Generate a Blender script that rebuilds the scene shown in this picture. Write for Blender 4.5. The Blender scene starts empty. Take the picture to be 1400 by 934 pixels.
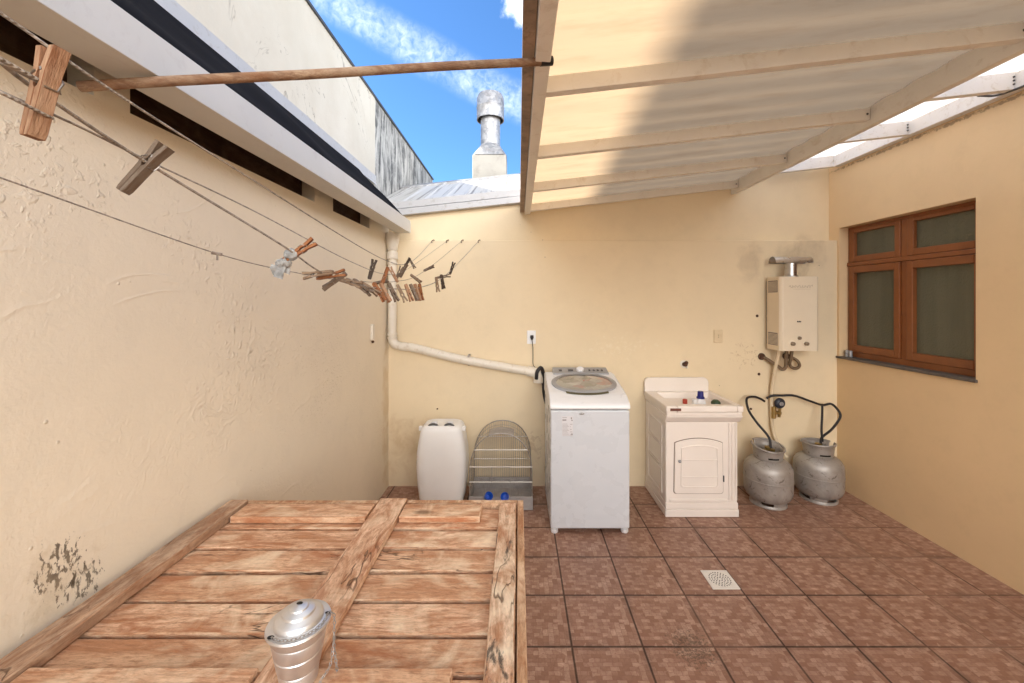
import bpy, bmesh, math, random
from mathutils import Vector, Matrix, noise as mnoise
random.seed(7)
R = math.radians
scene = bpy.context.scene
col = scene.collection

# ------------------------------------------------------------------ helpers
def wloc(o):
    v = Vector((0, 0, 0))
    while o is not None:
        v = v + o.location
        o = o.parent
    return v

def tag(o, label=None, cat=None, group=None, kind=None):
    if label: o['label'] = label
    if cat: o['category'] = cat
    if group: o['group'] = group
    if kind: o['kind'] = kind
    return o

def thing(name, loc, label, cat, group=None):
    o = bpy.data.objects.new(name, None)
    o.empty_display_size = 0.05
    o.location = loc
    col.objects.link(o)
    return tag(o, label, cat, group)

class MB:
    """collects geometry, builds ONE mesh object"""
    def __init__(self):
        self.bm = bmesh.new()
    def box(self, x0, x1, y0, y1, z0, z1):
        vs = [self.bm.verts.new((x, y, z)) for x in (x0, x1) for y in (y0, y1) for z in (z0, z1)]
        for q in ((0,1,3,2),(4,6,7,5),(0,4,5,1),(2,3,7,6),(0,2,6,4),(1,5,7,3)):
            self.bm.faces.new([vs[i] for i in q])
        return vs
    def hexa(self, pts):
        """8 points ordered like box()"""
        vs = [self.bm.verts.new(p) for p in pts]
        for q in ((0,1,3,2),(4,6,7,5),(0,4,5,1),(2,3,7,6),(0,2,6,4),(1,5,7,3)):
            self.bm.faces.new([vs[i] for i in q])
        return vs
    def slopebox(self, x0, x1, y0, y1, zf, h):
        """beam running along x whose underside follows zf(x)"""
        return self.hexa([(x, y, zf(x) + dz) for x in (x0, x1) for y in (y0, y1) for dz in (0, h)])
    def prism(self, poly, axis, a0, a1):
        """poly = list of 2D points; axis 'x': (y,z) pts, 'y': (x,z) pts, 'z': (x,y)"""
        def P(p, a):
            return {'x': (a, p[0], p[1]), 'y': (p[0], a, p[1]), 'z': (p[0], p[1], a)}[axis]
        A = [self.bm.verts.new(P(p, a0)) for p in poly]
        B = [self.bm.verts.new(P(p, a1)) for p in poly]
        n = len(poly)
        self.bm.faces.new(A); self.bm.faces.new(B[::-1])
        for i in range(n):
            self.bm.faces.new([A[i], B[i], B[(i+1) % n], A[(i+1) % n]])
        return A + B
    def lathe(self, prof, c=(0, 0, 0), n=32, axis='z', a0=0, a1=2*math.pi, cap=True):
        closed = abs(a1 - a0 - 2*math.pi) < 1e-6
        rings = []
        m = n if closed else n + 1
        for r, h in prof:
            ring = []
            for i in range(m):
                a = a0 + (a1 - a0) * i / n
                p = (r*math.cos(a), r*math.sin(a), h)
                if axis == 'x': p = (p[2], p[0], p[1])
                elif axis == 'y': p = (p[0], p[2], p[1])
                ring.append(self.bm.verts.new((p[0]+c[0], p[1]+c[1], p[2]+c[2])))
            rings.append(ring)
        for k in range(len(rings)-1):
            for i in range(n):
                j = (i+1) % m
                self.bm.faces.new([rings[k][i], rings[k][j], rings[k+1][j], rings[k+1][i]])
        if cap and closed:
            for ring in (rings[0], rings[-1]):
                try: self.bm.faces.new(ring)
                except ValueError: pass
        return rings
    def cyl(self, p0, p1, r, n=16, r2=None):
        return self.tube([p0, p1], r, n, r2=r2)
    def tube(self, pts, r, n=8, cap=True, r2=None):
        pts = [Vector(p) for p in pts]
        rings = []
        up = Vector((0, 0, 1))
        for i, p in enumerate(pts):
            t = (pts[min(i+1, len(pts)-1)] - pts[max(i-1, 0)]).normalized()
            if i == 0:
                u = t.cross(up if abs(t.z) < .95 else Vector((1, 0, 0))).normalized()
            else:
                u = (u - t * u.dot(t)).normalized()
            v = t.cross(u)
            rr = r if r2 is None else r + (r2 - r) * i / (len(pts)-1)
            rings.append([self.bm.verts.new(p + rr*(math.cos(2*math.pi*k/n)*u + math.sin(2*math.pi*k/n)*v)) for k in range(n)])
        for k in range(len(rings)-1):
            for i in range(n):
                j = (i+1) % n
                self.bm.faces.new([rings[k][i], rings[k][j], rings[k+1][j], rings[k+1][i]])
        if cap:
            self.bm.faces.new(rings[0][::-1]); self.bm.faces.new(rings[-1])
    def loft(self, secs, c=(0, 0, 0), n=48):
        """secs: (z, hx, hy, exponent) super-ellipse sections"""
        rings = []
        for z, hx, hy, e in secs:
            ring = []
            for i in range(n):
                a = 2*math.pi*i/n
                ca, sa = math.cos(a), math.sin(a)
                x = hx * math.copysign(abs(ca)**(2/e), ca)
                y = hy * math.copysign(abs(sa)**(2/e), sa)
                ring.append(self.bm.verts.new((c[0]+x, c[1]+y, c[2]+z)))
            rings.append(ring)
        for k in range(len(rings)-1):
            for i in range(n):
                j = (i+1) % n
                self.bm.faces.new([rings[k][i], rings[k][j], rings[k+1][j], rings[k+1][i]])
        self.bm.faces.new(rings[0][::-1]); self.bm.faces.new(rings[-1])
    def ball(self, c, r, sub=2, s=(1, 1, 1)):
        g = bmesh.ops.create_icosphere(self.bm, subdivisions=sub, radius=r)
        for v in g['verts']:
            v.co = Vector((v.co.x*s[0]+c[0], v.co.y*s[1]+c[1], v.co.z*s[2]+c[2]))
        return g['verts']
    def grid(self, f, us, vs):
        g = [[self.bm.verts.new(f(u, v)) for v in vs] for u in us]
        for i in range(len(us)-1):
            for j in range(len(vs)-1):
                self.bm.faces.new([g[i][j], g[i+1][j], g[i+1][j+1], g[i][j+1]])
    def ringx(self, x0, x1, y0, y1, z0, z1, w, wb=None, wt=None):
        """rectangular frame lying in the y-z plane"""
        wb = w if wb is None else wb; wt = w if wt is None else wt
        self.box(x0, x1, y0, y0+w, z0, z1); self.box(x0, x1, y1-w, y1, z0, z1)
        self.box(x0, x1, y0+w, y1-w, z0, z0+wb); self.box(x0, x1, y0+w, y1-w, z1-wt, z1)
    def ringy(self, y0, y1, x0, x1, z0, z1, w):
        self.box(x0, x0+w, y0, y1, z0, z1); self.box(x1-w, x1, y0, y1, z0, z1)
        self.box(x0+w, x1-w, y0, y1, z0, z0+w); self.box(x0+w, x1-w, y0, y1, z1-w, z1)
    def build(self, name, mat, parent=None, bevel=0, smooth=None, seg=2, wobble=0):
        bmesh.ops.recalc_face_normals(self.bm, faces=self.bm.faces)
        me = bpy.data.meshes.new(name)
        self.bm.to_mesh(me); self.bm.free()
        if wobble:
            for v in me.vertices:
                v.co += Vector((mnoise.noise(v.co*3+Vector((9, 0, 0))), mnoise.noise(v.co*3+Vector((0, 9, 0))), mnoise.noise(v.co*3)))*wobble
        o = bpy.data.objects.new(name, me)
        col.objects.link(o)
        if parent is not None:
            me.transform(Matrix.Translation(-wloc(parent)))
            o.parent = parent
        if mat is not None: me.materials.append(mat)
        if smooth is not None:
            for p in me.polygons: p.use_smooth = True
            me.set_sharp_from_angle(angle=R(smooth))
        if bevel:
            b = o.modifiers.new('bevel', 'BEVEL'); b.width = bevel; b.segments = seg
            b.limit_method = 'ANGLE'; b.angle_limit = R(35)
            for p in me.polygons: p.use_smooth = True
            b.harden_normals = True
        return o

def spline(pts, per=10):
    """Catmull-Rom through the points"""
    P = [Vector(p) for p in pts]
    P = [P[0]*2-P[1]] + P + [P[-1]*2-P[-2]]
    out = []
    for i in range(1, len(P)-2):
        a, b, c, d = P[i-1], P[i], P[i+1], P[i+2]
        for k in range(per):
            t = k/per
            out.append(.5*((2*b)+(c-a)*t+(2*a-5*b+4*c-d)*t*t+(3*b-a-3*c+d)*t*t*t))
    out.append(P[-2])
    return out

F, CX, CY, EYE = 555.0, 709.0, 411.0, 1.6
def at(px, py, Y):
    return Vector(((px-CX)*Y/F, Y, EYE-(py-CY)*Y/F))

# ------------------------------------------------------------------ materials
class NT:
    def __init__(self, name):
        self.m = bpy.data.materials.new(name); self.m.use_nodes = True
        self.t = self.m.node_tree; self.t.nodes.clear()
        self.out = self.t.nodes.new('ShaderNodeOutputMaterial')
        self.co = self.t.nodes.new('ShaderNodeTexCoord').outputs['Object']
    def n(self, typ, **kw):
        nd = self.t.nodes.new(typ)
        for k, v in kw.items(): setattr(nd, k, v)
        return nd
    def link(self, a, b): self.t.links.new(a, b)
    def setin(self, nd, name, v):
        if hasattr(v, 'is_output') or isinstance(v, bpy.types.NodeSocket): self.link(v, nd.inputs[name])
        else: nd.inputs[name].default_value = v
    def mapping(self, scale=(1, 1, 1), loc=(0, 0, 0), rot=(0, 0, 0), src=None):
        m = self.n('ShaderNodeMapping'); self.link(src or self.co, m.inputs[0])
        m.inputs['Scale'].default_value = scale; m.inputs['Location'].default_value = loc; m.inputs['Rotation'].default_value = rot
        return m.outputs[0]
    def noise(self, scale, detail=4, rough=.55, vec=None, dist=0):
        nd = self.n('ShaderNodeTexNoise'); self.link(vec or self.co, nd.inputs['Vector'])
        nd.inputs['Scale'].default_value = scale; nd.inputs['Detail'].default_value = detail
        nd.inputs['Roughness'].default_value = rough; nd.inputs['Distortion'].default_value = dist
        return nd.outputs['Fac']
    def voro(self, scale, vec=None, feature='F1', out='Distance'):
        nd = self.n('ShaderNodeTexVoronoi', feature=feature); self.link(vec or self.co, nd.inputs['Vector'])
        nd.inputs['Scale'].default_value = scale
        return nd.outputs[out]
    def ramp(self, fac, stops):
        r = self.n('ShaderNodeValToRGB'); self.link(fac, r.inputs[0])
        e = r.color_ramp.elements
        while len(e) > len(stops): e.remove(e[-1])
        while len(e) < len(stops): e.new(1)
        for el, (p, c) in zip(e, stops):
            el.position = p; el.color = (c, c, c, 1) if isinstance(c, (int, float)) else (*c, 1)
        return r.outputs[0]
    def math(self, op, a, b=0.0, c=None, clamp=False):
        m = self.n('ShaderNodeMath', operation=op); m.use_clamp = clamp
        for i, v in enumerate((a, b, c)):
            if v is None: continue
            if isinstance(v, bpy.types.NodeSocket): self.link(v, m.inputs[i])
            else: m.inputs[i].default_value = v
        return m.outputs[0]
    def mix(self, fac, a, b, blend='MIX'):
        m = self.n('ShaderNodeMix', data_type='RGBA', blend_type=blend)
        for i, v in ((0, fac), (6, a), (7, b)):
            if isinstance(v, bpy.types.NodeSocket): self.link(v, m.inputs[i])
            elif i == 0: m.inputs[i].default_value = v
            else: m.inputs[i].default_value = (*v, 1)
        return m.outputs[2]
    def near(self, p, rad, soft=.5, scale=(1, 1, 1)):
        """1 close to world point p, 0 beyond rad"""
        v = self.n('ShaderNodeVectorMath', operation='SUBTRACT'); self.link(self.n('ShaderNodeNewGeometry').outputs['Position'], v.inputs[0]); v.inputs[1].default_value = p
        s = self.n('ShaderNodeVectorMath', operation='MULTIPLY'); self.link(v.outputs[0], s.inputs[0]); s.inputs[1].default_value = scale
        l = self.n('ShaderNodeVectorMath', operation='LENGTH'); self.link(s.outputs[0], l.inputs[0])
        mr = self.n('ShaderNodeMapRange', interpolation_type='SMOOTHSTEP'); self.link(l.outputs['Value'], mr.inputs[0])
        mr.inputs[1].default_value = rad*soft; mr.inputs[2].default_value = rad; mr.inputs[3].default_value = 1; mr.inputs[4].default_value = 0
        return mr.outputs[0]
    def bump(self, h, strength=.3, dist=.01, normal=None):
        b = self.n('ShaderNodeBump'); self.link(h, b.inputs['Height'])
        b.inputs['Strength'].default_value = strength; b.inputs['Distance'].default_value = dist
        if normal is not None: self.link(normal, b.inputs['Normal'])
        return b.outputs[0]
    def finish(self, color, rough=.5, metallic=0, normal=None, spec=.5, **kw):
        p = self.n('ShaderNodeBsdfPrincipled')
        for nm, v in (('Base Color', color), ('Roughness', rough), ('Metallic', metallic), ('Specular IOR Level', spec), *kw.items()):
            if isinstance(v, bpy.types.NodeSocket): self.link(v, p.inputs[nm])
            else: p.inputs[nm].default_value = (*v, 1) if isinstance(v, tuple) and len(v) == 3 and nm != 'Subsurface Radius' else v
        if normal is not None: self.link(normal, p.inputs['Normal'])
        self.link(p.outputs[0], self.out.inputs[0])
        return self.m

def hsv(c, k): return tuple(min(1, max(0, x*k)) for x in c)

def plain(name, c, rough=.5, metallic=0, var=.12, scale=8, bump=.05, bscale=60, spec=.5, dirt=None):
    t = NT(name)
    f = t.noise(scale, 5, .6)
    cc = t.mix(t.ramp(f, [(.3, 0), (.7, 1)]), hsv(c, 1-var), hsv(c, 1+var*.5))
    if dirt:
        d = t.ramp(t.noise(scale*3, 8, .7, dist=.6), [(.55, 0), (.72, 1)])
        cc = t.mix(t.math('MULTIPLY', d, .7), cc, dirt)
    rr = t.math('ADD', t.math('MULTIPLY', t.noise(scale*2, 4), .2), rough-.1)
    return t.finish(cc, rr, metallic, t.bump(t.noise(bscale, 3), bump, .002), spec)

XL_ = -1.12
WALL = (.77, .64, .44)
def wall_mat(name, c=WALL, rough_amt=1.0, blister=0.0, extra=None):
    t = NT(name)
    big = t.noise(1.1, 5, .6)
    cc = t.mix(t.ramp(big, [(.3, 0), (.7, 1)]), hsv(c, .95), hsv(c, 1.03))
    fine = t.noise(7, 8, .65)
    cc = t.mix(t.ramp(fine, [(.25, .35), (.5, 0)]), cc, hsv(c, .86))
    h = t.math('MULTIPLY', t.noise(75, 4, .6), .38*rough_amt)
    h = t.math('ADD', h, t.math('MULTIPLY', t.noise(14, 6, .65), .38*rough_amt))
    if blister:
        area = t.ramp(t.noise(1.7, 3, .5, vec=t.mapping(loc=(3.3, 1.2, .4))), [(.50, 0), (.62, 1)])
        v = t.noise(17, 6, .55, dist=1.0)
        ridge = t.ramp(v, [(.50, 0), (.535, 1), (.555, 1), (.62, .25), (.7, 0)])
        h = t.math('ADD', h, t.math('MULTIPLY', t.math('MULTIPLY', ridge, area), .6*blister))
        # long trowel ridges
        w = t.noise(1.5, 3, .45, dist=.7, vec=t.mapping(scale=(1, .8, 1.6), rot=(R(28), 0, 0)))
        lines = t.ramp(w, [(.455, 0), (.466, 1), (.47, 1), (.483, 0)])
        brk = t.ramp(t.noise(4, 3), [(.42, 0), (.58, 1)])
        h = t.math('ADD', h, t.math('MULTIPLY', t.math('MULTIPLY', lines, brk), .35*blister))
        # tiny flakes
        fl = t.ramp(t.voro(22, feature='F1'), [(.06, 1), (.12, 0)])
        msk = t.ramp(t.noise(5, 2), [(.56, 0), (.6, 1)])
        h = t.math('ADD', h, t.math('MULTIPLY', t.math('MULTIPLY', fl, msk), .8*blister))
        cl = t.ramp(t.noise(2.6, 3, .6, vec=t.mapping(loc=(1.7, .3, 2.2))), [(.44, 0), (.58, 1)])
        wm_ = None
        for q_, r_ in (((XL_, 1.02, 1.95), .32), ((XL_, 1.32, 1.70), .36), ((XL_, 1.75, 1.42), .45), ((XL_, 2.3, 1.2), .5)):
            k_ = t.near(q_, r_, .2)
            wm_ = k_ if wm_ is None else t.math('MAXIMUM', wm_, k_)
        cl = t.math('MULTIPLY', cl, t.math('ADD', t.math('MULTIPLY', wm_, .9), .10))
        for sc_, lo_, amp in ((38, .585, 1.0), (66, .59, .55), (21, .63, 1.0)):
            bl = t.ramp(t.noise(sc_, 3, .5, dist=.4), [(lo_, 0), (lo_+.07, 1)])
            h = t.math('ADD', h, t.math('MULTIPLY', t.math('MULTIPLY', bl, cl), amp*blister))
        cc = t.mix(t.math('MULTIPLY', t.math('MULTIPLY', ridge, area), .2), cc, hsv(c, 1.06))
    # pinholes and specks
    sp = t.ramp(t.voro(7.5), [(.022, 1), (.04, 0)])
    spm = t.ramp(t.noise(3.1, 2), [(.55, 0), (.6, 1)])
    cc = t.mix(t.math('MULTIPLY', t.math('MULTIPLY', sp, spm), .75), cc, (.14, .10, .06))
    if extra: cc = extra(t, cc)
    return t.finish(cc, .62, 0, t.bump(h, .65, .006), .3)

def stain(t, cc, p, rad, scale, nscale, lo, hi, colr, amt=.9, rot=(0, 0, 0), stretch=(1, 1, 1)):
    m = t.near(p, rad, .15, scale)
    nz = t.noise(nscale, 6, .65, vec=t.mapping(scale=stretch, rot=rot), dist=.4)
    k = t.ramp(t.math('ADD', nz, t.math('MULTIPLY', t.math('SUBTRACT', m, .75), .30)), [(lo, 0), (hi, 1)])
    k = t.math('MULTIPLY', k, t.math('MULTIPLY', m, 4.0, clamp=True))
    return t.mix(t.math('MULTIPLY', k, amt), cc, colr)

def left_extra(t, cc):
    cc = stain(t, cc, (-1.12, .99, .945), .125, (1, 1.1, .8), 85, .545, .60, (.06, .04, .025), .85, rot=(R(-40), 0, 0), stretch=(1, 1, .45))
    cc = stain(t, cc, (-1.12, 1.045, .88), .11, (1, 1, 1), 85, .555, .62, (.07, .05, .03), .8, rot=(R(-40), 0, 0), stretch=(1, 1, .45))
    cc = stain(t, cc, (-1.12, .98, .90), .2, (1, 1, 1), 14, .50, .66, (.50, .39, .25), .35)
    cc = stain(t, cc, (-1.12, 3.42, .6), 1.2, (1, 7, 1), 5, .42, .62, (.60, .44, .24), .5)
    return cc
def back_extra(t, cc):
    for p, r in (((2.0, 3.5, 1.93), .13), ((2.35, 3.5, 1.9), .16), ((2.52, 3.5, 2.02), .14)):
        cc = stain(t, cc, p, r*1.3, (1, 1, .7), 5, .30, .90, (.25, .17, .10), .6)
    cc = stain(t, cc, (.9, 3.5, 1.2), .55, (.6, 1, 2.2), 26, .60, .66, (.82, .72, .55), .4)
    cc = stain(t, cc, (1.95, 3.5, 1.13), .3, (1, 1, 1), 30, .60, .65, (.45, .31, .17), .5)
    cc = stain(t, cc, (-.95, 3.5, .35), .5, (1, 1, 1.2), 6, .45, .65, (.58, .42, .24), .6)
    cc = stain(t, cc, (.1, 3.5, .35), .35, (1, 1, 1.2), 20, .56, .62, (.55, .42, .27), .6)
    return cc

M = {}
M['wall_left'] = wall_mat('rough_painted_plaster', (.80, .71, .565), 1.0, .75, left_extra)  # same paint as the back wall, paled to carry the cool skylight
M['wall_back'] = wall_mat('painted_plaster', WALL, .55, .06, back_extra)
M['wall_right'] = wall_mat('smooth_painted_plaster', (.76, .56, .33), .3, .06, lambda t, cc: stain(t, cc, (2.745, 2.6, 2.724), .022, (1, .009, 1), 34, .46, .58, (.14, .09, .05), .55))  # same paint as the other walls, deepened to carry warm canopy light

def floor_mat():
    t = NT('ceramic_floor_tiles')
    TS = .3285
    vec = t.mapping(loc=(-.2465, -2.533+TS*20, 0))
    sep = t.n('ShaderNodeSeparateXYZ'); t.link(vec, sep.inputs[0])
    def cell(c):
        s = t.math('DIVIDE', c, TS)
        s = t.math('ADD', s, 40.0)
        fr = t.math('FRACT', s)
        e = t.math('MINIMUM', fr, t.math('SUBTRACT', 1.0, fr))
        return t.math('FLOOR', s), t.math('MULTIPLY', e, TS), fr
    ix, ex, fx = cell(sep.outputs[0]); iy, ey, fy = cell(sep.outputs[1])
    edge = t.math('MINIMUM', ex, ey)
    grout = t.ramp(t.math('ADD', edge, t.math('MULTIPLY', t.math('SUBTRACT', t.noise(40, 3), .5), .0022)), [(.0034, 1), (.0045, 0)])
    cmb = t.n('ShaderNodeCombineXYZ'); t.link(ix, cmb.inputs[0]); t.link(iy, cmb.inputs[1])
    wn = t.n('ShaderNodeTexWhiteNoise', noise_dimensions='2D'); t.link(cmb.outputs[0], wn.inputs['Vector'])
    # the same printed patchwork of little blocks on every tile
    lc = t.n('ShaderNodeCombineXYZ'); t.link(t.math('MULTIPLY', fx, TS), lc.inputs[0]); t.link(t.math('MULTIPLY', fy, TS), lc.inputs[1])
    wob = t.n('ShaderNodeTexNoise'); t.link(lc.outputs[0], wob.inputs['Vector']); wob.inputs['Scale'].default_value = 30
    wv = t.n('ShaderNodeVectorMath', operation='MULTIPLY_ADD'); t.link(wob.outputs['Color'], wv.inputs[0]); wv.inputs[1].default_value = (.010, .010, 0); t.link(lc.outputs[0], wv.inputs[2])
    loc = wv.outputs[0]
    def bricks(rot, w, hgt, c1, c2, mo, seed):
        b = t.n('ShaderNodeTexBrick'); t.link(t.mapping(rot=(0, 0, rot), loc=(seed, seed*.37, 0), src=loc), b.inputs['Vector'])
        b.offset = .37; b.offset_frequency = 2; b.squash = .62; b.squash_frequency = 3
        b.inputs['Scale'].default_value = 1; b.inputs['Brick Width'].default_value = w; b.inputs['Row Height'].default_value = hgt
        b.inputs['Mortar Size'].default_value = .0016; b.inputs['Mortar Smooth'].default_value = .8; b.inputs['Bias'].default_value = -.15
        b.inputs['Color1'].default_value = (*c1, 1); b.inputs['Color2'].default_value = (*c2, 1); b.inputs['Mortar'].default_value = (*mo, 1)
        return b.outputs['Color'], b.outputs['Fac']
    a1, m1 = bricks(0, .043, .021, (.30, .155, .100), (.64, .435, .325), (.28, .14, .092), 0)
    a2, m2 = bricks(R(90), .039, .026, (.29, .15, .095), (.67, .465, .35), (.27, .135, .088), .013)
    pick = t.ramp(t.voro(13, vec=loc, out='Color'), [(.49, 0), (.51, 1)])
    c = t.mix(pick, a1, a2)
    c = t.mix(t.ramp(t.noise(26, 5, .7, vec=loc), [(.36, .55), (.62, 0)]), c, (.27, .13, .088))
    c = t.mix(t.ramp(t.noise(85, 4, .7), [(.45, 0), (.75, .55)]), c, (.20, .09, .06))
    # tone per tile
    c = t.mix(t.math('MULTIPLY', wn.outputs['Value'], .22), c, (.25, .125, .08))
    # worn, paler and damp darker zones
    c = t.mix(t.ramp(t.noise(1.2, 4, .6, vec=vec), [(.45, 0), (.75, .3)]), c, (.15, .075, .05))
    dirt = t.math('MULTIPLY', t.ramp(edge, [(.0, 1), (.03, 0)]), t.ramp(t.noise(6, 5, .6), [(.45, 0), (.65, 1)]))
    c = t.mix(t.math('MULTIPLY', dirt, .6), c, (.07, .036, .022))
    # mould by the front row
    mm = t.near((.80, 1.87, 0), .27, .1)
    mk = t.ramp(t.math('ADD', t.noise(75, 6, .75), t.math('MULTIPLY', t.math('SUBTRACT', mm, .9), .35)), [(.47, 0), (.57, 1)])
    c = t.mix(t.math('MULTIPLY', mk, .65), c, (.035, .028, .015))
    gcol = t.mix(t.ramp(t.math('ADD', t.noise(1.6, 3), t.math('MULTIPLY', t.math('SUBTRACT', sep.outputs[0], 1.1), .12)), [(.50, 0), (.68, 1)]), (.030, .012, .008), (.26, .15, .10))
    lip = t.ramp(edge, [(.0044, 0), (.0050, .35), (.0072, .25), (.0085, 0)])
    c = t.mix(lip, c, (.66, .42, .32))
    c = t.mix(grout, c, gcol)
    h = t.math('SUBTRACT', t.math('MULTIPLY', t.noise(90, 3), .12), t.math('MULTIPLY', grout, 1.0))
    h = t.math('SUBTRACT', h, t.math('MULTIPLY', t.mix(pick, m1, m2), .22))
    rgh = t.math('ADD', t.math('MULTIPLY', t.noise(4, 4), .22), .34)
    rgh = t.math('ADD', rgh, t.math('MULTIPLY', grout, .3))
    return t.finish(c, rgh, 0, t.bump(h, .5, .003), .45)
M['floor'] = floor_mat()
M['ground'] = plain('dusty_ground', (.22, .17, .12), .9, scale=2)

def wood_mat(name, c, grain='x', dark=(.10, .05, .025), grey=0.0, knots=1.0, spots=0.0):
    t = NT(name)
    g = t.n('ShaderNodeNewGeometry')
    rnd = g.outputs['Random Per Island']
    sc = {'x': (1.8, 8, 8), 'y': (8, 1.8, 8), 'z': (9, 9, 1)}[grain]
    cmb = t.n('ShaderNodeCombineXYZ')
    for i in range(3): t.link(t.math('MULTIPLY', rnd, 37.0+i*11), cmb.inputs[i])
    sh = t.n('ShaderNodeVectorMath', operation='ADD'); t.link(t.co, sh.inputs[0]); t.link(cmb.outputs[0], sh.inputs[1])
    v = t.mapping(scale=sc, src=sh.outputs[0])
    f1 = t.noise(2.6, 8, .62, vec=v, dist=1.6)
    f2 = t.noise(14, 6, .7, vec=v, dist=.4)
    f3 = t.noise(5.0, 5, .6, vec=sh.outputs[0], dist=1.0)
    base = t.mix(rnd, (c[0]*.84, c[1]*.76, c[2]*.68), hsv(c, 1.06))
    cc = t.mix(t.ramp(f1, [(.38, 0), (.60, 1)]), base, (c[0]*.60, c[1]*.43, c[2]*.33))
    cc = t.mix(t.ramp(f2, [(.48, 0), (.66, .75)]), cc, (c[0]*.42, c[1]*.29, c[2]*.22))
    cc = t.mix(t.ramp(t.noise(38, 5, .75, vec=v), [(.50, 0), (.66, .5)]), cc, (c[0]*.34, c[1]*.24, c[2]*.18))
    cc = t.mix(t.ramp(f3, [(.5, 0), (.72, .7)]), cc, (min(1, c[0]*1.32), min(1, c[1]*1.45), min(1, c[2]*1.55)))
    # rusty blotches and saw stains
    cc = t.mix(t.math('MULTIPLY', t.ramp(t.noise(7, 6, .7, vec=t.mapping(scale={'x': (.6, 1.6, 1), 'y': (1.6, .6, 1), 'z': (1, 1, 1)}[grain], src=sh.outputs[0]), dist=1.2), [(.54, 0), (.66, 1)]), .65), cc, (c[0]*.48, c[1]*.25, c[2]*.15))
    if grey:
        cc = t.mix(t.math('MULTIPLY', t.ramp(t.noise(3, 5, .6, vec=v), [(.3, 0), (.65, 1)]), grey), cc, (.21, .16, .12))
    if knots:
        k = t.voro(3.2, vec=t.mapping(scale={'x': (.7, 1.6, 1.6), 'y': (1.6, .7, 1.6), 'z': (1.6, 1.6, .7)}[grain], src=sh.outputs[0]))
        cc = t.mix(t.math('MULTIPLY', t.ramp(k, [(.05, .85), (.10, 0)]), knots), cc, dark)
    if spots:
        s = t.ramp(t.noise(11, 7, .7, vec=t.mapping(scale={'x': (.5, 1.6, 1), 'y': (1.8, .55, 1), 'z': (1, 1, 1)}[grain], src=sh.outputs[0]), dist=.8), [(.57, 0), (.64, 1)])
        cc = t.mix(t.math('MULTIPLY', s, spots), cc, (.055, .045, .04))
    h = t.math('ADD', t.math('MULTIPLY', f2, .6), t.math('MULTIPLY', t.noise(60, 4, .7, vec=v), .4))
    # drying cracks along the grain
    cr = t.ramp(t.noise(1.1, 4, .6, vec=t.mapping(scale=tuple(s*.9 for s in sc), src=sh.outputs[0]), dist=.6), [(.488, 0), (.494, 1), (.498, 1), (.504, 0)])
    crm = t.ramp(t.noise(2.2, 2, vec=sh.outputs[0]), [(.52, 0), (.6, 1)])
    crk = t.math('MULTIPLY', cr, crm)
    cc = t.mix(t.math('MULTIPLY', crk, .8), cc, dark)
    h = t.math('SUBTRACT', h, t.math('MULTIPLY', crk, 1.2))
    return t.finish(cc, .72, 0, t.bump(h, .8, .005), .25)

PINE = (.85, .58, .39)
M['pine_x'] = wood_mat('raw_pine_boards', PINE, 'x', knots=.8)
M['pine_y'] = wood_mat('raw_pine_cleat', (.82, .56, .38), 'y', knots=.6)
M['pine_grey'] = wood_mat('weathered_pine_cleat', (.70, .48, .32), 'y', grey=.5, knots=.3, spots=.35)
M['pine_spot'] = wood_mat('mould_spotted_pine', (.84, .61, .43), 'y', knots=.5, spots=.85)
M['pine_edge'] = wood_mat('pale_pine_trim', (.74, .52, .34), 'y', knots=0)
M['window_wood'] = plain('varnished_window_wood', (.25, .082, .023), .38, var=.16, scale=14, bump=.08, bscale=30, dirt=(.19, .06, .018))
M['pole_wood'] = wood_mat('round_pole_wood', (.40, .27, .17), 'x', knots=0, grey=.35)
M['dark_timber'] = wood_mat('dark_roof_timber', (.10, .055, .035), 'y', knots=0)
def peg_mat(name, c, grey=.0): return wood_mat(name, c, 'z', knots=0, grey=grey)
PEGM = [peg_mat('fresh_peg_wood', (.46, .29, .18)), peg_mat('grey_peg_wood', (.20, .155, .115), .5),
        peg_mat('black_peg_wood', (.075, .06, .05), .2), peg_mat('orange_peg_wood', (.36, .16, .07)), peg_mat('pale_peg_wood', (.32, .235, .155), .4)]

WHITE = (.80, .78, .74)
M['white_metal'] = plain('white_painted_metal', (.78, .77, .76), .4, var=.05, dirt=(.50, .44, .36))
M['canopy_paint'] = plain('white_painted_canopy_timber', (.80, .77, .72), .45, var=.06, scale=4, dirt=(.60, .53, .45))
M['gutter_paint'] = plain('pale_gutter_paint', (.56, .545, .51), .4, var=.05, scale=5, dirt=(.48, .45, .42))
M['membrane'] = plain('black_bitumen_membrane', (.005, .0045, .007), .95, var=.4, scale=6, bump=.4, bscale=14, spec=.08)
M['roof_paint'] = plain('dull_white_roof_flashing', (.46, .46, .47), .5, var=.06, dirt=(.30, .27, .24))
M['knob'] = plain('bronze_knob', (.24, .18, .12), .4, .3)
M['pvc'] = plain('white_pvc', (.74, .68, .58), .35, var=.05, dirt=(.5, .4, .28))
M['enamel'] = plain('white_enamel', (.60, .625, .66), .28, var=.02, scale=4, bump=.02)
M['white_plastic'] = plain('glossy_white_plastic', (.76, .765, .78), .3, var=.03, scale=4, bump=.02)
M['tank_plastic'] = plain('pinkish_white_plastic', (.81, .74, .675), .34, var=.04, scale=4, bump=.03)
M['heater_paint'] = plain('cream_heater_paint', (.74, .64, .49), .35, var=.03, bump=.02)
M['jug_plastic'] = None
M['grey_plastic'] = plain('grey_plastic', (.31, .31, .32), .4, var=.06)
M['dark_grey'] = plain('dark_grey_plastic', (.07, .07, .07), .45)
M['black_rubber'] = plain('black_rubber', (.012, .010, .012), .5, var=.3)
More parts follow.
